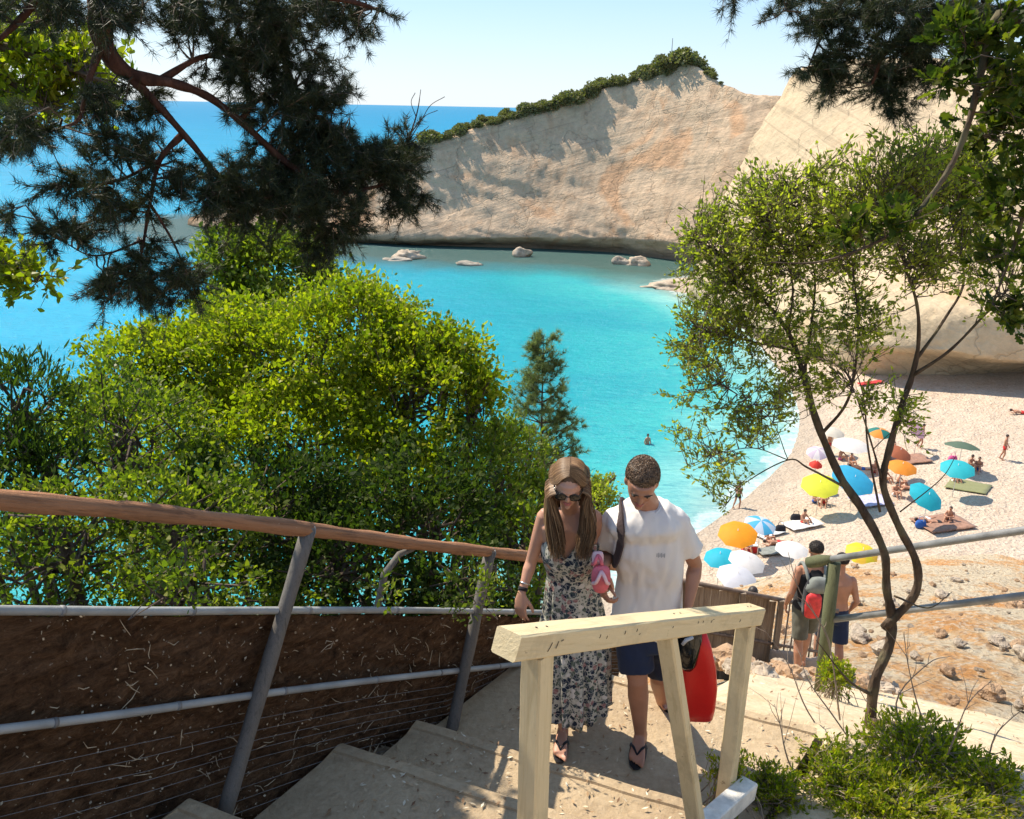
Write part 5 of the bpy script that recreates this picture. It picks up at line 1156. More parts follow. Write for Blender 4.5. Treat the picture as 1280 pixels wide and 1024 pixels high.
toe_r = P(834, 917, Ym+.36); toe_r.z = max(toe_r.z, path_z(S_of(toe_r.x, toe_r.y))+.05); heel_r = J['anr']+Vector((0, .05, .0)); dr_ = (toe_r-heel_r).normalized(); toe_r = heel_r+dr_*.262
upr = Vector((0, -.6, .8)); foot(mb, heel_r-upr*.03, toe_r-upr*.03, upr, side=-1); tube(mb, [J['anr'], heel_r+dr_*.03], [.034, .032], 12, dome=True)
body = fuse(mb, 'body', M_SKIN_M, man, .0055, 5)
face_parts(man, J['head'], hf_, hu_, hr_)
# hair: scalp shell with many short curls
def hairshell(parent, c, f, u, r, mat, curls=900, thick=.010, s=1.0, low=-.1):
    mb = MB(); R = np.array([list(r), list(f), list(u)]).T
    ellip(mb, Vector(c)+(f*(-.020)+u*.040)*s, (.0765*s, .092*s, .0785*s), R, 24, 16)
    base = mb.build('hair', mat, parent, True); cb = MB(); U = rvec(curls*2)
    for q in U:
        if q[2] < low+(.35 if q[1] > .35 else 0) - (0.35 if q[1] < -.3 else 0): continue
        p = Vector(c)+(r*(q[0]*.0755)+f*(-.020+q[1]*.091)+u*(.040+q[2]*.077))*s; nrm = (r*q[0]+f*q[1]+u*q[2]).normalized(); tg = nrm.cross(Vector(rvec(1)[0])).normalized(); tg2 = nrm.cross(tg)
        rr = random.uniform(.004, .008); L = [p+nrm*(thick*k/4)+tg*math.cos(k*1.3)*rr+tg2*math.sin(k*1.3)*rr for k in range(5)]
        tube(cb, L, [.0032, .0034, .003, .0024, .001], 4, caps=False)
    cb.build('curls', mat, base); return base
hairshell(man, J['head'], hf_, hu_, hr_, M_HAIR_M, 1600, .009)
# t-shirt
up = Vector((0, 0, 1)); mb = MB()
shirt_spec = [('pelv', -.015, .190, .135), ('pelv', .05, .182, .132), ('waist', -.02, .172, .122), ('waist', .08, .170, .120), ('chest', .0, .180, .125), ('chest', .045, .188, .126), ('chest', .09, .192, .1225), ('neck', -.085, .190, .116), ('neck', -.045, .160, .105), ('neck', -.012, .112, .092), ('neck', .014, .080, .077)]
torso(mb, J, s_, f_, shirt_spec)
def traps(mb, J, g=0):
    for q in ('shl', 'shr'): tube(mb, [J['neck']-up*.03, J['neck'].lerp(J[q], .5)+up*(-.002), J[q]+up*.0], [.060+g, .054+g, .050+g], 16, dome=True)
def sleeve(mb, sh, el, f, r0, r1):
    sh = Vector(sh); el = Vector(el); e = sh.lerp(el, f); tube(mb, [sh-(el-sh)*.22, sh, sh.lerp(e, .35), sh.lerp(e, .7), e], [r0*.6, r0*.86, r0*.95, (r0+r1)/2, r1], 22, caps=True)
traps(mb, J, .014); sleeve(mb, J['shl']-up*.006, ell_, .62, .066, .069); sleeve(mb, J['shr']-up*.006, elr, .66, .068, .072)
def folds(amp, fx=6, fz=3, seed=0, drape=None):
    def fn(co, no):
        for i in range(len(co)):
            x, y, z = co[i]; a = amp*.35+fbm(x*fx+seed, y*fx, z*fz, 3)*amp+fbm(x*fx*2.5, y*fx*2.5+seed, z*fz*2.2, 2)*amp*.35
            co[i] += no[i]*a
        return co
    return fn
shirt = fuse(mb, 't_shirt', M_TEE, man, .009, 12, fn=folds(.017, 9, 3.2, 2))
# ribbed neckline and chest print
mb = MB(); C0 = J['neck']+up*.022+f_*.004; R0 = ring(C0, s_, f_, .074, .074, 28, 2)
for i in range(28):
    a = 2*math.pi*i/28; R0[i, 2] += -.028*max(0, math.sin(a))+.004*abs(math.cos(a))
tube(mb, [Vector(p) for p in R0]+[Vector(R0[0])], .007, 8, caps=False); mb.build('neckband', M_TEE, shirt, True)
M_PRINT = simple('grey_print', (.42, .40, .40), .8, .1)
pm = MB(); pc = P(826, 673, Ym-.2)
for k in range(6):
    x = (k-2.5)*.0075; q0 = J['chest']+s_*(.068+x)+f_*.2+up*(.03); h_ = (.020, .026, .018, .024, .017, .022)[k]
    box(pm, (0, 0, 0), (1, 1, 1)) if False else tube(pm, [q0+up*h_*.5, q0-up*h_*.5], [.0022, .0026], 5)
# press the print on to the cloth
def drop_on(target, mb, direction, off):
    dg = bpy.context.evaluated_depsgraph_get(); dg.update(); ev = target.evaluated_get(dg); o0 = Vector(ORG[target.name]); V = np.concatenate(mb.V); d = Vector(direction).normalized(); out = []
    for v in V:
        ok, loc, nr, _ = ev.ray_cast(Vector(v)-o0-d*.0, d, distance=1.0)
        out.append(np.array(loc+o0-d*off) if ok else v)
    mb.V = [np.array(out)]; return mb
drop_on(shirt, pm, -f_, .0015).build('print', M_PRINT, shirt)
# shorts
mb = MB(); loft(mb, [ring(J['pelv']+up*dz, s_, f_, a, b, 28, 2.4) for dz, a, b in ((-.10, .165, .118), (-.03, .176, .124), (.05, .170, .118), (.09, .160, .112))])
def shortleg(mb, hip, kn, f, a, b):
    hip = Vector(hip); kn = Vector(kn); e = hip.lerp(kn, f); tube(mb, [hip+Vector((0, 0, .02)), hip.lerp(e, .5), e], [a, (a+b)/2, b], 24, caps=True)
shortleg(mb, J['hipl'], J['knl'], .80, .094, .090); shortleg(mb, J['hipr'], J['knr'], .80, .094, .088)
fuse(mb, 'shorts', M_NAVY, man, .009, 3, fn=folds(.010, 8, 5, 5))
# flip-flops
def flipflop(parent, heel, toe, up=(0, 0, 1), wid=.048, mat=M_DARKC, name='flip_flop'):
    h = Vector(heel); d = Vector(toe)-h; L = d.length*1.06; d.normalize(); u = Vector(up); u = (u-d*u.dot(d)).normalized(); r = d.cross(u); mb = MB(); rows = []
    for uz in (-.012, 0.0):
        rows.append(np.array([h-d*.012+d*(L*.5)+u*(uz)+d*(L*.5*math.cos(a))+r*(wid*(1+.12*math.cos(a))*math.sin(a)) for a in np.linspace(0, 2*math.pi, 28, endpoint=False)]))
    loft(mb, rows); o = mb.build(name, mat, parent, True); sb = MB()
    tp_ = h+d*L*.74+u*.004
    for sx in (-1, 1): tube(sb, [h+d*L*.34+r*sx*wid*.92+u*.0, h+d*L*.46+r*sx*wid*.82+u*.042, h+d*L*.62+r*sx*wid*.42+u*.055, tp_+u*.036, tp_], [.0075, .0085, .0075, .005, .004], 6)
    sb.build('strap', mat, o, True); return o
flipflop(man, heel_l-up*.006, toe_l-up*.006); flipflop(man, heel_r-upr*.042, toe_r-upr*.042, upr)
# shoulder strap and small backpack behind him
bp = thing('backpack', J['chest']-f_*.2, 'dark backpack slung over the shoulder of the man in the white t-shirt', 'backpack')
mb = MB(); bc = J['chest']-f_*.19-up*.02+s_*-.02; loft(mb, [ring(bc+up*dz, s_, f_, a, b, 20, 3.2) for dz, a, b in ((-.20, .09, .03), (-.19, .12, .06), (-.05, .135, .075), (.10, .125, .065), (.17, .09, .045), (.19, .05, .02))]); mb.build('bag', M_STRAP, bp, True)
sm_pts = [J['shl']+s_*.055+f_*-.13+up*-.03, J['shl']+s_*.052+f_*-.05+up*.058, J['shl']+s_*.050+f_*.03+up*.062, J['shl']+s_*.040+f_*.108+up*.015, J['shl']+s_*.016+f_*.135+up*-.06, J['shl']+s_*-.006+f_*.125+up*-.15, J['shl']+s_*-.03+f_*.06+up*-.21, J['shl']+s_*-.03+f_*-.08+up*-.24]
L = smoothpath(sm_pts, 6); rows = []
dgS = bpy.context.evaluated_depsgraph_get(); dgS.update(); evS = shirt.evaluated_get(dgS); oS = Vector(ORG[shirt.name])
for i, p in enumerate(L):
    ce = Vector((J['chest'].x+(p.x-J['chest'].x)*.55, J['chest'].y, min(p.z-.02, J['neck'].z-.10))); dd = (p-ce).normalized(); ok, loc, nr_, _ = evS.ray_cast(ce+dd*.6-oS, -dd, distance=.8)
    if ok: L[i] = loc+oS+dd*.001
for i, p in enumerate(L):
    tg = (L[min(i+1, len(L)-1)]-L[max(i-1, 0)]).normalized(); cen = J['chest']+Vector((0, 0, max(-.1, p.z-J['chest'].z))); nn = (p-cen); nn = (nn-tg*nn.dot(tg)).normalized(); w_ = tg.cross(nn).normalized()*.026
    rows.append([p+w_+nn*.002, p-w_+nn*.002, p-w_+nn*.011, p+w_+nn*.011])
mb = MB(); loft(mb, [np.array([list(q) for q in r]) for r in rows]); mb.build('shoulder_strap', M_STRAP, bp, False)

# red dry bag hanging from his hand
bag = thing('dry_bag', P(868, 895, Ym-.02), 'red bag with a black rolled top hanging from the hand of the man', 'bag')
M_RED = simple('red_tarpaulin', (.72, .018, .014), .35, .12, 4, .6, .012, 6, spec=.4)
ct = [(868, 788, .060, .035), (870, 806, .078, .060), (872, 830, .092, .075), (872, 855, .100, .08), (871, 880, .094, .076), (870, 893, .086, .066), (870, 896, .05, .04)]
mb = MB(); loft(mb, [ring(P(px, py, Ym-.0), s_, Vector((0, -1, 0)), a, b, 26, 3.6) for px, py, a, b in ct[::-1]]); bo_ = mb.build('bag_body', M_RED, bag, True)
mb = MB(); loft(mb, [ring(P(px, py, Ym-.02), s_, Vector((0, -1, 0)), a, b, 22, 2.6) for px, py, a, b in [(858, 832, .03, .056), (858, 826, .050, .070), (859, 812, .060, .074), (862, 797, .064, .060), (863, 786, .060, .034), (861, 780, .045, .02)]]); mb.build('rolled_top', M_BLACKG, bag, True)
hp_ = wrr.lerp(P(857, 776, Ym-.08), .9)
mb = MB(); tube(mb, smoothpath([P(851, 792, Ym-.05), hp_+Vector((-.03, 0, -.01)), hp_+Vector((0, 0, .012)), hp_+Vector((.03, 0, -.01)), P(872, 792, Ym-.02)], 5), .009, 8); mb.build('carry_strap', M_DARKC, bag, True)
mb = MB(); tube(mb, [P(853, 806, Ym-.115), P(858, 800, Ym-.115), P(866, 797, Ym-.10)], [.009, .011, .009], 8); mb.build('buckle', simple('grey_plastic', (.45, .45, .46), .4, .05), bag, True)

# ------------------------------------------------------------------ the woman
ZW = ZL; fw = PZ(708, 929, ZW); Yw = fw.y
wom = thing('person', (fw.x, fw.y, ZW), 'woman with long light brown hair and sunglasses in a floral strappy maxi dress', 'person')
K = dict(head=P(711, 604, Yw-.14), neck=P(712, 640, Yw-.0), shl=P(681, 645, Yw+.04), shr=P(742, 646, Yw-.02), chest=P(712, 690, Yw+.03), waist=P(714, 722, Yw+.06), pelv=P(716, 775, Yw+.08),
         hipl=P(701, 785, Yw+.06), hipr=P(731, 785, Yw+.1), knl=P(706, 858, Yw+.03), anl=P(704, 918, Yw+.02), knr=P(722, 850, Yw+.18), anr=P(716, 892, Yw+.42))
side = (K['shr']-K['shl']).normalized(); ws, wf = orient(side, K['neck']-K['pelv'])
if wf.y > 0: wf = -wf
wspec = [('pelv', -.08, .150, .115), ('pelv', .0, .165, .118), ('pelv', .08, .150, .105), ('waist', 0, .118, .085), ('waist', .05, .122, .088), ('chest', .0, .138, .100), ('chest', .06, .146, .092), ('neck', -.07, .150, .078), ('neck', -.03, .115, .064), ('neck', .02, .054, .050)]
mb = MB(); torso(mb, K, ws, wf, wspec)
for sx in (-1, 1): ellip(mb, K['chest']+ws*sx*.062+wf*.066-up*.022, (.050, .040, .046), None, 16, 12)
tube(mb, [K['neck']-up*.05, K['neck']+Vector((0, -.012, .03)), K['head']+Vector((0, .03, -.06)), K['head']], [.052, .047, .045, .045], 16, dome=True)
wf_, wu_, wr_ = head(mb, K['head'], (-.08, -.88, -.42), (0, -.4, .9), .94, True)
wel, wwl = P(664, 702, Yw+.04), P(652, 742, Yw-.04); wer, wwr = P(762, 694, Yw+.08), P(752, 712, Yw-.17)
arm(mb, K['shl'], wel, wwl, .82); arm(mb, K['shr'], wer, wwr, .82)
hand(mb, wwl, (P(650, 765, Yw-.06)-wwl), (.6, .8, 0), (0.3, -1, 0), .35, .168)
hand(mb, wwr, Vector((-.1, -.55, -.75)), (.3, .6, -.5), (.2, -1, .3), 1.0, .165)
leg(mb, K['hipl'], K['knl'], K['anl'], .88); leg(mb, K['hipr'], K['knr'], K['anr'], .88, (0, .8, .6))
whl = Vector((K['anl'].x+.0, K['anl'].y+.05, ZW+.018)); wtl = whl+Vector((-.03, -.238, 0)); foot(mb, whl, wtl, s=.9, side=1); tube(mb, [K['anl'], whl+Vector((0, -.035, .045))], [.031, .03], 12, dome=True)
whr = K['anr']+Vector((0, .045, 0)); wtr = whr+Vector((0, -.13, -.19)).normalized()*.235; ur = Vector((0, -.7, .7)); foot(mb, whr-ur*.03, wtr-ur*.03, ur, .9, -1)
fuse(mb, 'body', M_SKIN_W, wom, .0055, 5)
face_parts(wom, K['head'], wf_, wu_, wr_, .94, eyes=False)
flipflop(wom, whl-up*.006, wtl-up*.006, wid=.042)
# sunglasses
sg = MB(); hc = K['head']
def at(x, y, z, s=.94): return hc+(wr_*x+wf_*y+wu_*z)*s
RW = np.array([list(wr_), list(wf_), list(wu_)]).T
fr = MB(); tube(fr, [at(-.012, .100, .006), at(0, .103, .010), at(.012, .100, .006)], .003, 6)
for sx in (-1, 1): tube(fr, [at(sx*.058, .086, .008), at(sx*.073, .05, .006), at(sx*.078, 0, .0)], .0026, 6)
sgo = fr.build('sunglasses', M_BLACKG, wom, True)
for sx in (-1, 1): ls = MB(); ellip(ls, at(sx*.034, .097, .000), (.031, .006, .027), RW, 20, 8); ls.build('lens', M_BLACKG, sgo, True)
# long hair
hb = MB(); ellip(hb, hc+(wf_*(-.020)+wu_*.040)*.94, (.077, .088, .077), RW, 24, 14); hb0 = hb.build('hair', simple('hair_under', (.09, .05, .026), .7, .3), wom, True)
sb = MB()
zc = K['chest'].z
def onhead(ph, y, g=1.0):
    q_ = math.sqrt(max(.02, 1-((y+.02)/.100)**2)); return at(sx*.086*math.sin(ph)*q_**.5*g, y, .040+.087*math.cos(ph)*q_)
for i in range(2300):
    sx = random.choice((-1, 1)); y0 = random.uniform(-.112, .046); k = random.random(); g = 1+random.uniform(0, .07)
    fr_ = max(0, (y0+.02)/.09)
    F = (1.2, 1.42, 1.35, 1.1) if y0 > 0 else (.95, .85, .75, .65)
    L = [onhead(random.uniform(0, .07), y0, g), onhead(.45, y0*F[0], g), onhead(.9, y0*F[1], g), onhead(1.3, y0*F[2], g), onhead(1.62, y0*F[3], g*1.03)]
    p = L[-1]; w_ = Vector(rvec(1)[0])*.009; front = y0 > -.06 or random.random() < .35
    zt = zc+random.uniform(.045, .14)
    if front:
        xo = (.074+.040*k); inn = 0
        tgt = Vector((K['neck'].x, 0, 0))
        yf = min(p.y, K['chest'].y-.155-.02*k)
        hx_ = K['head'].x; py2 = p.y+.012-.008*k; L += [Vector((hx_+sx*(.080+.012*k), (p.y+py2)/2, p.z-.05))+w_*.4, Vector((hx_+sx*(.076+.030*k), py2, p.z-.12))+w_, Vector((K['neck'].x+sx*(xo-.008+.012*math.sin(i)), (yf+py2)/2, (p.z-.12+zt)/2))+w_*2, Vector((K['neck'].x+sx*(xo-.030), yf-.004, zt+.02))+w_*3]
    else:
        yb = K['neck'].y+.075; hx_ = K['head'].x
        L += [Vector((hx_+sx*(.045+.035*k), p.y+.025, p.z-.05)), Vector((K['neck'].x+sx*(.02+.075*k), (p.y+yb)/2+.03, p.z-.13))+w_, Vector((K['neck'].x+sx*(.01+.10*k), yb+.02, (p.z-.14+zt)/2))+w_, Vector((K['neck'].x+sx*(.10*k), yb+.05, zt))+w_*2]
    LL = smoothpath(L, 3); tube(sb, LL, [.0024]*(len(LL)-5)+[.0022, .0019, .0015, .001, .0005], 3, caps=False)
sb.build('strands', M_HAIR_W, hb0, True)
# dress: one draped sheet, V neck and thin straps
n = 168; rows = []
def drape(c, a, b, th_, k, depth, seed=0):
    r = 1+depth*(.55*math.sin(k*th_+seed)+.3*math.sin(k*1.7*th_+1+seed)+.25*fbm(math.cos(th_)*3, math.sin(th_)*3, seed+c.z*2, 3))
    return r
levels = []
hem = P(718, 878, Yw+.07)
levs = [(K['chest']+up*.0, .156, .114, 0, 0), (K['waist']+up*.03, .134, .100, 0, .0), (K['waist']-up*.02, .134, .100, 22, .03), (K['pelv']+up*.06, .165, .130, 20, .055), (K['pelv']-up*.05, .185, .150, 18, .085), (K['pelv'].lerp(hem, .35), .198, .17, 16, .11), (K['pelv'].lerp(hem, .68), .196, .185, 15, .14), (hem+up*.05, .19, .19, 15, .16), (hem, .19, .195, 15, .165)]
G = []
for li in range(len(levs)-1):
    c0, a0, b0, k0, d0 = levs[li]; c1, a1, b1, k1, d1 = levs[li+1]; m = 4 if li < 2 else 9
    for q in range(m):
        f = q/m; G.append((c0.lerp(c1, f), a0+(a1-a0)*f, b0+(b1-b0)*f, d0+(d1-d0)*f))
G.append((levs[-1][0], levs[-1][1], levs[-1][2], levs[-1][4]))
up_rows = []
TH = np.linspace(0, 2*math.pi, n, endpoint=False)
def neckline(th_):   # height above the chest ring
    s = math.sin(th_); c = math.cos(th_)
    if s > 0: v = .030+.125*min(1, abs(c)/.50)**1.1-.095*max(0, (abs(c)-.50)/.5)**1.0
    else: v = .02
    return v if s > .0 else .045*(1-min(1, -s*3))+.02*min(1, -s*3)
bust = lambda th_: .030*math.exp(-((abs(math.cos(th_))-.50)/.30)**2)*max(0, math.sin(th_))
for f in np.linspace(1, 0, 9)[:-1]:
    R = []
    for th_ in TH:
        hgt = neckline(th_)*f; c = K['chest']+(K['neck']-K['chest'])*(hgt/max(.01, (K['neck'].z-K['chest'].z)))
        a = .156+.004*min(1, hgt/.06)-.045*max(0, (hgt-.06)/.1)*abs(math.cos(th_)); b = .114+bust(th_)*(1-.5*hgt/.12)-.03*max(0, hgt-.03)/.1
        R.append(c+ws*a*math.cos(th_)+wf*b*math.sin(th_))
    up_rows.append(np.array([list(v) for v in R]))
body_rows = []
for gi, (c, a, b, d) in enumerate(G):
    R = []
    tt2 = max(0, 1-gi/4)
    for th_ in TH:
        r = drape(c, a, b, th_, 15, d, 1.3); bz_ = 0
        R.append(c+ws*a*r*math.cos(th_)+wf*(b*r+bust(th_)*tt2)*math.sin(th_)+Vector((0, 0, (.02*math.sin(3*th_+1) if gi == len(G)-1 else 0))))
    body_rows.append(np.array([list(v) for v in R]))
mb = MB(); loft(mb, up_rows+body_rows, caps=False); dr = mb.build('dress', M_DRESS, wom, True); sm = dr.modifiers.new('thick', 'SOLIDIFY'); sm.thickness = .004; sm.offset = -1
for sx in (-1, 1):
    a0 = Vector(up_rows[0][int(np.argmin(abs(TH-(math.acos(.50) if sx > 0 else math.pi-math.acos(.50)))))])
    sbt = MB(); tube(sbt, smoothpath([a0-up*.015, K['neck']+ws*sx*.080+wf*.068-up*.030, K['neck']+ws*sx*.085+wf*.02+up*.006, K['neck']+ws*sx*.078-wf*.05-up*.02, K['chest']+ws*sx*.07-wf*.10+up*.05], 5), .0085, 8); sbt.build('dress_strap', M_DRESS, wom, True)
# watch and bracelet
wd = (wwl-wel).normalized(); q1 = wd.orthogonal().normalized(); q2 = wd.cross(q1)
def band(parent, c, r, w, mat, name):
    mb = MB(); rows = [np.array([c+wd*dz+q1*(r+dr)*math.cos(a)+q2*(r+dr)*math.sin(a) for a in np.linspace(0, 2*math.pi, 20, endpoint=False)]) for dz, dr in ((-w, -.002), (-w, .003), (w, .003), (w, -.002))]; loft(mb, rows, caps=False); return mb.build(name, mat, parent, True)
band(wom, wwl-wd*.025, .0225, .010, M_DARKC, 'watch'); band(wom, wwl-wd*.055, .0245, .004, simple('silver', (.6, .58, .55), .3, .05, metal=.9), 'bracelet')
# pink flip-flops / towel bundle held between them
M_PINK = simple('pink_foam', (.72, .16, .20), .6, .25, 14, .3, .01); M_PINKL = simple('pale_pink_foam', (.85, .55, .56), .6, .15, 14, .3, .01)
pk = thing('flip_flops', P(752, 735, Yw-.22), 'pair of pink and white flip-flops dangling from the hand between the couple', 'flip-flops')
for (px, py, dx, rz, mt, yy) in ((751, 724, .036, .25, M_PINK, Yw-.25), (747, 700, .022, -.3, M_PINKL, Yw-.22)):
    c = P(px, py, yy); mb = MB(); h_ = .095 if dx > .03 else .06
    rws = []
    for dy in (-.009, .009):
        rws.append(np.array([c+Vector((math.cos(a)*dx*1.3*(1+.15*math.sin(a)), dy, math.sin(a)*h_*.85+.006*math.sin(3*a))) for a in np.linspace(0, 2*math.pi, 26, endpoint=False)]))
    loft(mb, rws); o = mb.build('sole', mt, pk, True); sb = MB()
    for sx in (-1, 1): tube(sb, smoothpath([c+Vector((sx*dx*1.1, -.008, -.02)), c+Vector((sx*dx*.75, -.035, .0)), c+Vector((sx*.012, -.036, h_*.38)), c+Vector((0, -.008, h_*.5))], 4), [.009]*13, 8)
    sb.build('strap', M_PINKL if mt is M_PINK else M_PINK, o, True)

# ------------------------------------------------------------------ walker with the red backpack, seen from behind
def ground_hit(px, py, y=9.0):
    for _ in range(60):
        p = P(px, py, y); e = p.z-path_z(S_of(p.x, p.y)); 
        if abs(e) < .004: break
        y += max(-.4, min(.4, e*1.2))
        y = min(max(y, 5), 10.3)
    p = P(px, py, y); return Vector((p.x, p.y, path_z(S_of(p.x, p.y))))
gw = ground_hit(998, 842, 9.2); Yb = gw.y
def walker(px, top_py, foot_py, g, label, shirt_m, short_m, hair_m, pack=False, phase=1, scale=None):
    """a person walking away; heights follow the ground point g"""
    head_ = P(px+6, top_py, g.y); H = head_.z-g.z; k = H/1.75; th = thing('person', tuple(g), label, 'person')
    def q(x, y, z): return g+Vector((x*k, y*k, z*k))
    J = dict(pelv=q(0, 0, .94), waist=q(0, .01, 1.10), chest=q(0, .01, 1.28), neck=q(.005, .02, 1.47))
    mb = MB(); s = Vector((1, 0, 0)); f = Vector((0, 1, 0))
    loft(mb, [ring(J[n]+up*dz*k, s, f, a*k, b*k, 24, 2.4) for n, dz, a, b in torso_spec])
    tube(mb, [q(0, .0, 1.42), q(.01, .03, 1.52), q(.012, .04, 1.58)], [.064*k, .058*k, .055*k], 14, dome=True)
    hc = q(.015, .045, 1.635); fr = head(mb, hc, (.1, 1, -.15), (0, .1, 1), k)
    for sx in (-1, 1):
        arm(mb, q(sx*.165, 0, 1.40), q(sx*.235, -.02+.04*sx*phase, 1.13), q(sx*.225, .10, .90), k); hand(mb, q(sx*.225, .10, .90), (0, .15, -1), (-sx, 0, 0), (0, 1, 0), .5, .18*k)
        st = sx*phase*.14
        leg(mb, q(sx*.085, 0, .92), q(sx*.09, st*.9+.04, .50), q(sx*.09, st*1.3-.03, .10), k, (0, -1, 0)); foot(mb, q(sx*.09, st*1.3-.08, .02), q(sx*.1, st*1.3+.17, .02), s=k, side=-sx)
    fuse(mb, 'body', M_SKIN_M, th, .008*k, 4)
    hairshell(th, hc, fr[0], fr[1], fr[2], hair_m, 500, .010, k)
    if shirt_m:
        mb = MB(); loft(mb, [ring(J[n]+up*dz*k, s, f, a*k, b*k, 28, 2.4) for n, dz, a, b in [('pelv', -.01, .180, .132), ('waist', 0, .165, .120), ('chest', .0, .178, .124), ('chest', .09, .172, .116), ('neck', -.07, .135, .10), ('neck', -.03, .09, .078)]]); fuse(mb, 'tank_top', shirt_m, th, .01, 2, fn=folds(.008, 8, 4, 1))
    mb = MB(); loft(mb, [ring(J['pelv']+up*dz*k, s, f, a*k, b*k, 28, 2.4) for dz, a, b in ((-.12, .168, .12), (-.03, .176, .128), (.07, .160, .115))])
    for sx in (-1, 1):
        st = sx*phase*.14; tube(mb, [q(sx*.085, 0, .93), q(sx*.088, st*.4, .75), q(sx*.09, st*.75, .56)], [.094*k, .096*k, .092*k], 20)
    fuse(mb, 'shorts', short_m, th, .01, 2, fn=folds(.009, 8, 5, 3))
    return th, q, J, k
wk, q, JB, kb_ = walker(1000, 679, 842, gw, 'man walking away in a dark tank top and olive shorts with a red backpack', M_DARKC, M_KHAKI, M_HAIR_D, True)
pk2 = thing('backpack', q(0, -.2, 1.0), 'red and grey backpack worn by the man walking away down the path', 'backpack')
mb = MB(); loft(mb, [ring(q(-.01, -.20, z), Vector((1, 0, 0)), Vector((0, 1, 0)), a, b, 24, 3) for z, a, b in ((.92, .07, .04), (.94, .12, .075), (1.10, .140, .095), (1.26, .135, .085), (1.36, .11, .06), (1.40, .06, .03))]); bgo = mb.build('pack_body', M_DARKC, pk2, True)
mb = MB(); loft(mb, [ring(q(-.055, -.285, z), Vector((1, 0, 0)), Vector((0, 1, 0)), a, b, 22, 2.6) for z, a, b in ((.95, .05, .02), (.97, .082, .045), (1.10, .092, .052), (1.22, .084, .045), (1.27, .05, .02))]); mb.build('front_pocket', simple('red_nylon', (.60, .035, .035), .5, .25, 20, .5, .01), pk2, True)
mb = MB(); loft(mb, [ring(q(.0, -.215, z), Vector((1, 0, 0)), Vector((0, 1, 0)), a, b, 22, 2.8) for z, a, b in ((1.27, .142, .088), (1.34, .125, .078), (1.41, .085, .05), (1.43, .04, .02))]); mb.build('top_flap', M_GREYC, pk2, True)
for sx in (-1, 1):
    mb = MB(); tube(mb, smoothpath([q(sx*.09, -.16, 1.34), q(sx*.115, -.06, 1.46), q(sx*.12, .06, 1.47), q(sx*.13, .13, 1.36), q(sx*.14, .13, 1.2), q(sx*.15, .03, 1.05), q(sx*.12, -.14, 1.0)], 4), .019, 8); mb.build('shoulder_strap', M_GREYC, pk2, True)
g2 = ground_hit(1042, 834, 9.4); g2.y += .25; g2.z = path_z(S_of(g2.x, g2.y))
walker(1044, 694, 834, g2, 'bare-backed person in dark shorts partly hidden behind the mossy railing post', None, M_NAVY, M_HAIR_D, phase=-1)
# ================================================================== THE BEACH
def canvas(name, c, c2=None, gores=8):
    t = NT(name); n = t.noise(3, detail=4)
    col = t.ramp(n, [(.3, tuple(x*.88 for x in c)), (.7, c)])
    if c2:
        g = t.n('TexGradient', gradient_type='RADIAL'); t.l(t.co.outputs['Object'], g.inputs[0]); fr = t.math('FRACT', t.math('MULTIPLY', g.outputs[1], gores/2)); col = t.mix(t.math('GREATER_THAN', fr, .5), col, c2)
    p = t.n('BsdfPrincipled'); t.l(col, p.inputs['Base Color']); p.inputs['Roughness'].default_value = .7; tr = t.n('BsdfTranslucent'); t.l(col, tr.inputs[0]); mx = t.n('MixShader'); mx.inputs[0].default_value = .4
    t.l(p.outputs[0], mx.inputs[1]); t.l(tr.outputs[0], mx.inputs[2]); t.l(mx.outputs[0], t.out.inputs[0]); return t.m
M_POLE = simple('white_pole', (.65, .63, .6), .4, .05)
def umbrella(px, py, r, mat, label, tilt=(0, 0), h=1.9, drop=.30, group=None, lift=0):
    zb = 1.2
    for _ in range(12): c = PZ(px, py, zb+h-.12); zb = .5*zb+.5*beach_z(c.x, c.y)
    c = PZ(px, py, zb+h-.12); tx, ty = tilt; th = thing('beach_umbrella', (c.x, c.y, zb), label, 'beach umbrella', 'umbrellas on the beach')
    Rt = Matrix.Rotation(tx, 3, 'X') @ Matrix.Rotation(ty, 3, 'Y'); apex = Vector((0, 0, h+drop*.35)); m = 8; n = 48; rows = []
    for f in np.linspace(0.02, 1, 9):
        row = []
        for i in range(n):
            a = 2*math.pi*i/n; g = abs(math.sin(a*m/2)); rr = r*f*(1-.07*g*f); z = -drop*(f**1.9)-.05*(1-g)*0+.05*g*f*f*r*.4
            row.append(Rt @ Vector((rr*math.cos(a), rr*math.sin(a), z))+apex)
        rows.append(np.array([list(v) for v in row]))
    mb = MB(); loft(mb, rows, caps=False); mb.add(np.vstack([rows[0], [list(apex)]]), [np.array([[i, (i+1) % n, n] for i in range(n)])])
    ORG[th.name] = (0, 0, 0); cv = mb.build('canopy', mat, th, True)
    mb = MB(); tube(mb, [Vector((0, 0, -.3)), Vector((0, 0, h*.6)), apex+Rt @ Vector((0, 0, .10))], [.02, .02, .014], 8); mb.build('pole', M_POLE, th, True)
    mb = MB()
    for k in range(m):
        a = 2*math.pi*(k)/m; rb = MB(); tube(rb, [apex-Rt @ Vector((0, 0, .03)), apex+Rt @ Vector((r*.98*math.cos(a), r*.98*math.sin(a), -drop-.02))], .008, 4); rb.build('rib', M_POLE, cv)
    return th
C = canvas
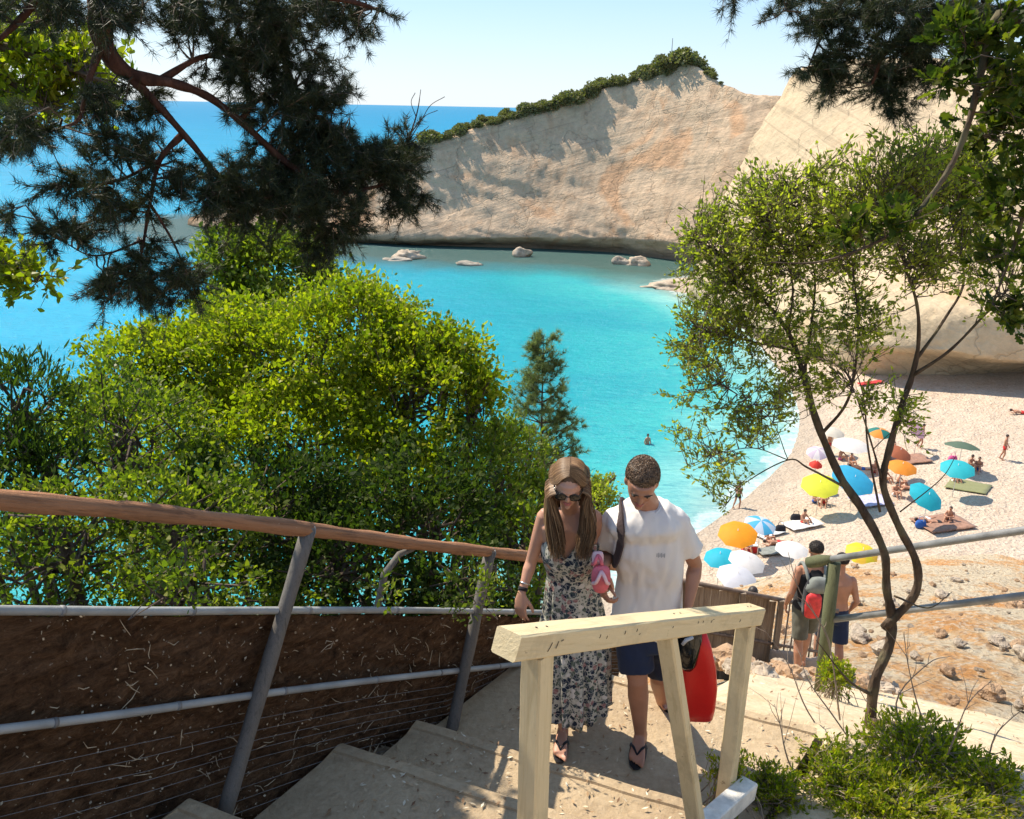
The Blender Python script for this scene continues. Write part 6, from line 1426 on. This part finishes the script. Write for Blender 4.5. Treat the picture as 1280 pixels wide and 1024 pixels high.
umb = [(1203, 557, 1.05, C('canvas_dark_green', (.11, .17, .12)), 'dark green beach umbrella farthest to the right', (-.15, .1)),
 (1197, 586, .95, C('canvas_cyan', (.03, .50, .58)), 'turquoise domed beach umbrella just below the dark green one', (.25, -.1)),
 (1160, 622, .95, C('canvas_aqua', (.02, .48, .60)), 'tilted aqua beach umbrella lying low above the brown mat', (.5, .25)),
 (1128, 584, .85, C('canvas_orange', (.85, .30, .03)), 'small orange umbrella to the right of the forked tree stem', (.2, 0)),
 (1068, 600, 1.25, C('canvas_sky_blue', (.04, .42, .68)), 'sky blue umbrella seen between the two tree stems', (.35, .2)),
 (1025, 607, 1.05, C('canvas_lime', (.72, .74, .05)), 'lime yellow umbrella to the left of the tree stems', (.3, -.1)),
 (1064, 556, 1.15, C('canvas_white', (.80, .77, .74)), 'white umbrella highest up among the tree twigs', (.1, 0)),
 (1100, 541, .75, C('canvas_orange_green', (.85, .32, .05), (.02, .20, .18), 4), 'small orange and dark teal umbrella far up the beach', (.2, 0)),
 (1148, 537, .8, C('canvas_pale_pink', (.75, .45, .52)), 'pale pink umbrella tipped over high on the beach', (.55, .5)),
 (922, 668, .98, C('canvas_bright_orange', (.90, .34, .01)), 'large bright orange umbrella nearest the waterline', (.3, -.1)),
 (951, 656, .82, C('canvas_blue_pink', (.08, .45, .75), (.55, .65, .78)), 'blue striped umbrella overlapping the large orange one', (.2, .1)),
 (900, 697, .78, C('canvas_turquoise', (.02, .46, .62)), 'turquoise umbrella just below the large orange one', (.2, -.15)),
 (935, 702, .86, C('canvas_off_white', (.82, .80, .80)), 'upper of the two white umbrellas above the board fence', (.2, .15)),
 (922, 722, .9, C('canvas_bluish_white', (.72, .73, .80)), 'lower white umbrella directly above the board fence', (.25, .1)),
 (990, 686, .78, C('canvas_bright_white', (.86, .85, .84)), 'white umbrella behind the head of the man with the red backpack', (.1, 0)),
 (1078, 692, .75, C('canvas_yellow', (.80, .70, .03), (.85, .55, .05)), 'yellow umbrella behind the trunk above the metal rail', (.3, 0)),
 (1042, 540, .8, C('canvas_cream', (.74, .68, .58)), 'cream umbrella among the twigs above the white one', (.15, .1)), (1022, 566, .7, C('canvas_violet_white', (.6, .5, .62), (.75, .7, .72)), 'faded lilac and white parasol left of the white umbrella', (.3, -.1)), (1125, 566, .8, C('canvas_rust', (.42, .13, .06)), 'rust brown sunshade above the small orange umbrella', (.3, .2)),
 (1020, 581, .40, C('canvas_red', (.75, .05, .03)), 'tiny red parasol left of the sky blue umbrella', (.2, 0))]
for u in umb: umbrella(*u)
# bodies of bathers: three shared poses
def bather_mesh(pose):
    mb = MB(); V = Vector
    if pose == 'stand': J = dict(pel=(0, 0, .92), wa=(0, .01, 1.08), ch=(0, 0, 1.28), ne=(0, 0, 1.46), he=(0, -.02, 1.62), hl=(-.09, 0, .9), hr=(.09, 0, .9), kl=(-.12, -.10, .48), kr=(.11, .08, .48), al=(-.14, -.02, .08), ar=(.13, .22, .09), sl=(-.17, 0, 1.38), sr=(.17, 0, 1.38), el=(-.24, .02, 1.12), er=(.25, 0, 1.12), wl=(-.20, -.12, .92), wr=(.22, -.12, .95))
    elif pose == 'sit': J = dict(pel=(0, 0, .13), wa=(0, .02, .28), ch=(0, .01, .47), ne=(0, -.03, .66), he=(0, -.08, .82), hl=(-.09, 0, .11), hr=(.09, 0, .11), kl=(-.13, -.38, .42), kr=(.13, -.36, .40), al=(-.12, -.62, .06), ar=(.13, -.62, .06), sl=(-.17, 0, .58), sr=(.17, 0, .58), el=(-.23, -.18, .40), er=(.23, -.18, .40), wl=(-.10, -.38, .46), wr=(.10, -.38, .46))
    else: J = dict(pel=(0, 0, .12), wa=(0, .16, .13), ch=(0, .36, .15), ne=(0, .54, .18), he=(0, .70, .22), hl=(-.09, 0, .11), hr=(.09, 0, .11), kl=(-.10, -.42, .20), kr=(.11, -.44, .10), al=(-.11, -.80, .06), ar=(.14, -.84, .06), sl=(-.17, .46, .14), sr=(.17, .46, .14), el=(-.30, .62, .08), er=(.34, .38, .07), wl=(-.16, .80, .12), wr=(.36, .14, .06))
    J = {k: V(v) for k, v in J.items()}; s = V((1, 0, 0)); sp = (J['ne']-J['pel']).normalized(); f = sp.cross(s).normalized()
    loft(mb, [ring(J[n], s, f, a, b, 16, 2.3) for n, a, b in (('pel', .16, .11), ('wa', .135, .09), ('ch', .165, .105), ('ne', .10, .07))])
    loft(mb, [ring(J['pel']-sp*.09, s, f, .12, .09, 16), ring(J['pel'], s, f, .16, .11, 16)])
    ellip(mb, J['he'], (.078, .092, .112), None, 12, 10); ellip(mb, J['he']+V((0, -.09, -.01)), (.014, .02, .018), None, 6, 5); tube(mb, [J['ne'], J['he']], [.06, .05], 8)
    for q in 'lr':
        arm(mb, J['s'+q], J['e'+q], J['w'+q], 1.05); d = (J['w'+q]-J['e'+q]).normalized(); hand(mb, J['w'+q], d, (0, 0, -1) if abs(d.z) < .8 else (1, 0, 0), (0, -1, 0), .3)
        leg(mb, J['h'+q], J['k'+q], J['a'+q], 1.0, (0, .5, 0)); hh = J['a'+q]+V((0, .05, -.05)); foot(mb, hh, hh+(V((0, -.24, 0)) if pose != 'lie' else V((0, -.1, .2))))
    th = thing('tmp_root', (0, 0, 0), 'x', 'x'); o = fuse(mb, 'body', M_SKIN_B, th, .016, 2); m = o.data; bpy.data.objects.remove(o); bpy.data.objects.remove(th)
    sw = MB(); loft(sw, [ring(J['pel']-sp*.11, s, f, .13, .10, 18), ring(J['pel']-sp*.05, s, f, .172, .125, 18), ring(J['pel']+sp*.07, s, f, .160, .112, 18)])
    for q in 'lr': tube(sw, [J['h'+q], J['h'+q].lerp(J['k'+q], .38)], [.096, .090], 12)
    hr_ = MB(); ellip(hr_, J['he']+V((0, .014, .022)) if pose != 'lie' else J['he']+V((0, .03, .0)), (.086, .096, .104), None, 12, 10)
    return m, sw.mesh('swimwear', smooth=True), hr_.mesh('hair', smooth=True), J
POSE = {p: bather_mesh(p) for p in ('stand', 'sit', 'lie')}
SW = {k: cloth('swim_'+k, c) for k, c in dict(red=(.5, .03, .03), black=(.02, .02, .025), blue=(.03, .10, .35), white=(.7, .68, .66), pink=(.6, .1, .25), green=(.05, .25, .15)).items()}
def bather(px, py, pose, rz, sw, label, group=None, z=None, hair=M_HAIR_D, pt=None):
    p = pt or (on_beach(px, py) if z is None else PZ(px, py, z)); m, s, h, _ = POSE[pose]
    th = thing('person', (p.x, p.y, p.z-.02), label, 'person', group); th.rotation_euler = (0, 0, rz); ORG[th.name] = (0, 0, 0)
    for nm, me, mt in (('body', m, M_SKIN_B), ('swimwear', s, SW[sw]), ('hair', h, hair)):
        me2 = me if nm == 'body' else me.copy()
        if nm != 'body': me2.materials.clear(); me2.materials.append(mt)
        o = bpy.data.objects.new(nm, me2); COL.objects.link(o); o.parent = th; ORG[o.name] = (0, 0, 0)
    return th
bather(921, 636, 'stand', 2.2, 'black', 'dark-haired bather standing alone at the edge of the water')
bather(808, 571, 'stand', .5, 'black', 'lone bather standing in the shallow water behind the man', z=-.95)
bather(1003, 655, 'sit', .6, 'red', 'sunbather with a red top sitting on a white towel in the open sand')
bather(1186, 652, 'sit', -.7, 'black', 'sunbather sitting upright at the right end of the brown mat')
bather(1158, 651, 'lie', 1.9, 'white', 'sunbather lying on the left part of the brown mat')
bather(1172, 655, 'lie', 1.6, 'black', 'sunbather lying in the middle of the brown mat')
bather(1018, 628, 'sit', .3, 'blue', 'left bather sitting in the shade of the lime yellow umbrella')
bather(1030, 629, 'sit', -.4, 'red', 'right bather sitting in the shade of the lime yellow umbrella')
bather(1277, 517, 'lie', 1.3, 'red', 'sunbather lying alone near the shaded foot of the right cliff')
bather(958, 676, 'sit', .5, 'white', 'bather in white sitting behind the large orange umbrella')
bather(972, 680, 'lie', 1.7, 'red', 'sunbather stretched out to the right of the large orange umbrella')
bather(931, 690, 'sit', .2, 'red', 'bather crouching between the orange and white umbrellas')
bather(1212, 585, 'sit', .4, 'black', 'left of the bathers sitting under the dark green umbrella')
bather(1222, 588, 'sit', -.6, 'blue', 'right of the bathers sitting under the dark green umbrella')
bather(1192, 603, 'sit', .2, 'white', 'bather sitting under the turquoise domed umbrella')
bather(1253, 575, 'stand', .8, 'red', 'small figure standing alone on the right part of the beach')
for i, (px, py, po, rz, sw) in enumerate([(1062, 582, 'sit', .3, 'black'), (1078, 588, 'lie', 1.2, 'blue'), (1092, 592, 'sit', -.3, 'red'), (1105, 602, 'sit', .5, 'black'), (1122, 608, 'sit', 1.0, 'green'), (1138, 612, 'lie', 1.5, 'black'), (1118, 620, 'sit', .1, 'white'), (1050, 575, 'sit', .7, 'pink'), (1113, 560, 'sit', 0, 'black'), (1150, 560, 'stand', 1, 'blue'), (1035, 570, 'stand', .5, 'red')]):
    bather(px, py, po, rz, sw, 'small bather in the crowd behind the forked stems of the right tree', 'bathers crowded behind the tree stems')
bather(990, 731, 'lie', 1.4, 'red', 'sunbather lying on the sand just left of the man with the red backpack')
gp = P(937, 775, 13.0); gp.z = HZ(gp.x, gp.y); gq = bather(0, 0, 'stand', 2.9, 'red', 'person in red shorts standing on the slope just beyond the board fence', pt=gp)
def mat_on_sand(px, py, w_, d_, rz, mt, label, name='beach_towel', cat='towel'):
    p = on_beach(px, py); rows = []
    for i in range(13):
        row = []
        for j in range(9):
            x = (i/12-.5)*w_; y = (j/8-.5)*d_; X_ = p.x+x*math.cos(rz)-y*math.sin(rz); Y_ = p.y+x*math.sin(rz)+y*math.cos(rz)
            row.append([X_, Y_, beach_z(X_, Y_)+.11+.015*math.sin(i*1.3+j)])
        rows.append(row)
    mb = MB(); grid(mb, np.array(rows)); o = mb.build(name, mt, None, True); sm = o.modifiers.new('t', 'SOLIDIFY'); sm.thickness = .03; tag(o, label, cat); return o
M_BROWN = cloth('brown_mat', (.28, .15, .10), .3)
mat_on_sand(1178, 656, 2.6, 2.0, .2, M_BROWN, 'large brown mat with sunbathers below the aqua umbrella')
mat_on_sand(1003, 657, 1.9, 1.2, .3, SW['white'], 'crumpled white and lilac towel under the lone sunbather in open sand')
mat_on_sand(1138, 576, 2.2, 1.6, .1, M_BROWN, 'brown blanket spread above the small orange umbrella')
mat_on_sand(1210, 610, 1.7, 2.2, .9, cloth('olive_sheet', (.20, .20, .09)), 'olive green oval-looking flat sheet below the turquoise domed umbrella')  # flat olive green sheet laid on the sand
mat_on_sand(1088, 628, 2.0, 1.6, .1, cloth('lilac', (.42, .40, .55), .3), 'flat lilac blue sheet standing for a shadow on the sand between the two tree stems')  # coloured sheet painted as a bluish shadow, no towel lies here
mat_on_sand(1095, 541, 1.2, .9, .1, SW['green'], 'green towel beneath the orange and teal umbrella')
mat_on_sand(972, 690, 2.0, .9, .1, M_GREYC, 'grey mat to the right of the red cool box')
mat_on_sand(1088, 480, 2.0, .7, .1, SW['red'], 'red towel far up the beach among the upper twigs')
mat_on_sand(960, 668, 1.5, 1.0, .4, SW['white'], 'white towel behind the large orange umbrella')
def cool_box(px, py, mt, label, s=.55):
    p = on_beach(px, py); mb = MB(); beam(mb, p+Vector((-s*.6, 0, .2)), p+Vector((s*.6, 0, .2)), s*.75, .42, bev=.03); o = thing('cool_box', tuple(p), label, 'cool box'); mb.build('box', mt, o)
    mb = MB(); beam(mb, p+Vector((-s*.63, 0, .45)), p+Vector((s*.63, 0, .45)), s*.8, .08, bev=.02); mb.build('lid', SW['white'], o)
    mb = MB(); tube(mb, smoothpath([p+Vector((-s*.6, 0, .4)), p+Vector((-s*.5, -.02, .62)), p+Vector((s*.5, -.02, .62)), p+Vector((s*.6, 0, .4))], 4), .02, 6); mb.build('handle', SW['white'], o)
cool_box(936, 690, SW['red'], 'red cool box between the orange and the white umbrellas', .6)
def soft_bag(px, py, mt, label):
    p = on_beach(px, py); o = thing('beach_bag', tuple(p), label, 'bag'); mb = MB(); loft(mb, [ring(p+Vector((0, 0, z)), Vector((1, 0, 0)), Vector((0, 1, 0)), a, b, 14, 2.5) for z, a, b in ((0, .22, .12), (.15, .30, .17), (.35, .27, .13), (.45, .2, .05))]); mb.build('bag_body', mt, o, True)
    mb = MB(); tube(mb, smoothpath([p+Vector((-.15, 0, .42)), p+Vector((-.1, 0, .62)), p+Vector((.1, 0, .62)), p+Vector((.15, 0, .42))], 4), .015, 6); mb.build('handle', mt, o, True)
soft_bag(1190, 578, SW['pink'], 'magenta bag standing under the edge of the dark green umbrella'); soft_bag(975, 666, SW['black'], 'black bag by the sunbather right of the orange umbrella'); soft_bag(1150, 660, SW['blue'], 'blue bag at the left corner of the large brown mat'); soft_bag(994, 652, SW['black'], 'dark bag beside the lone sunbather on the white towel')
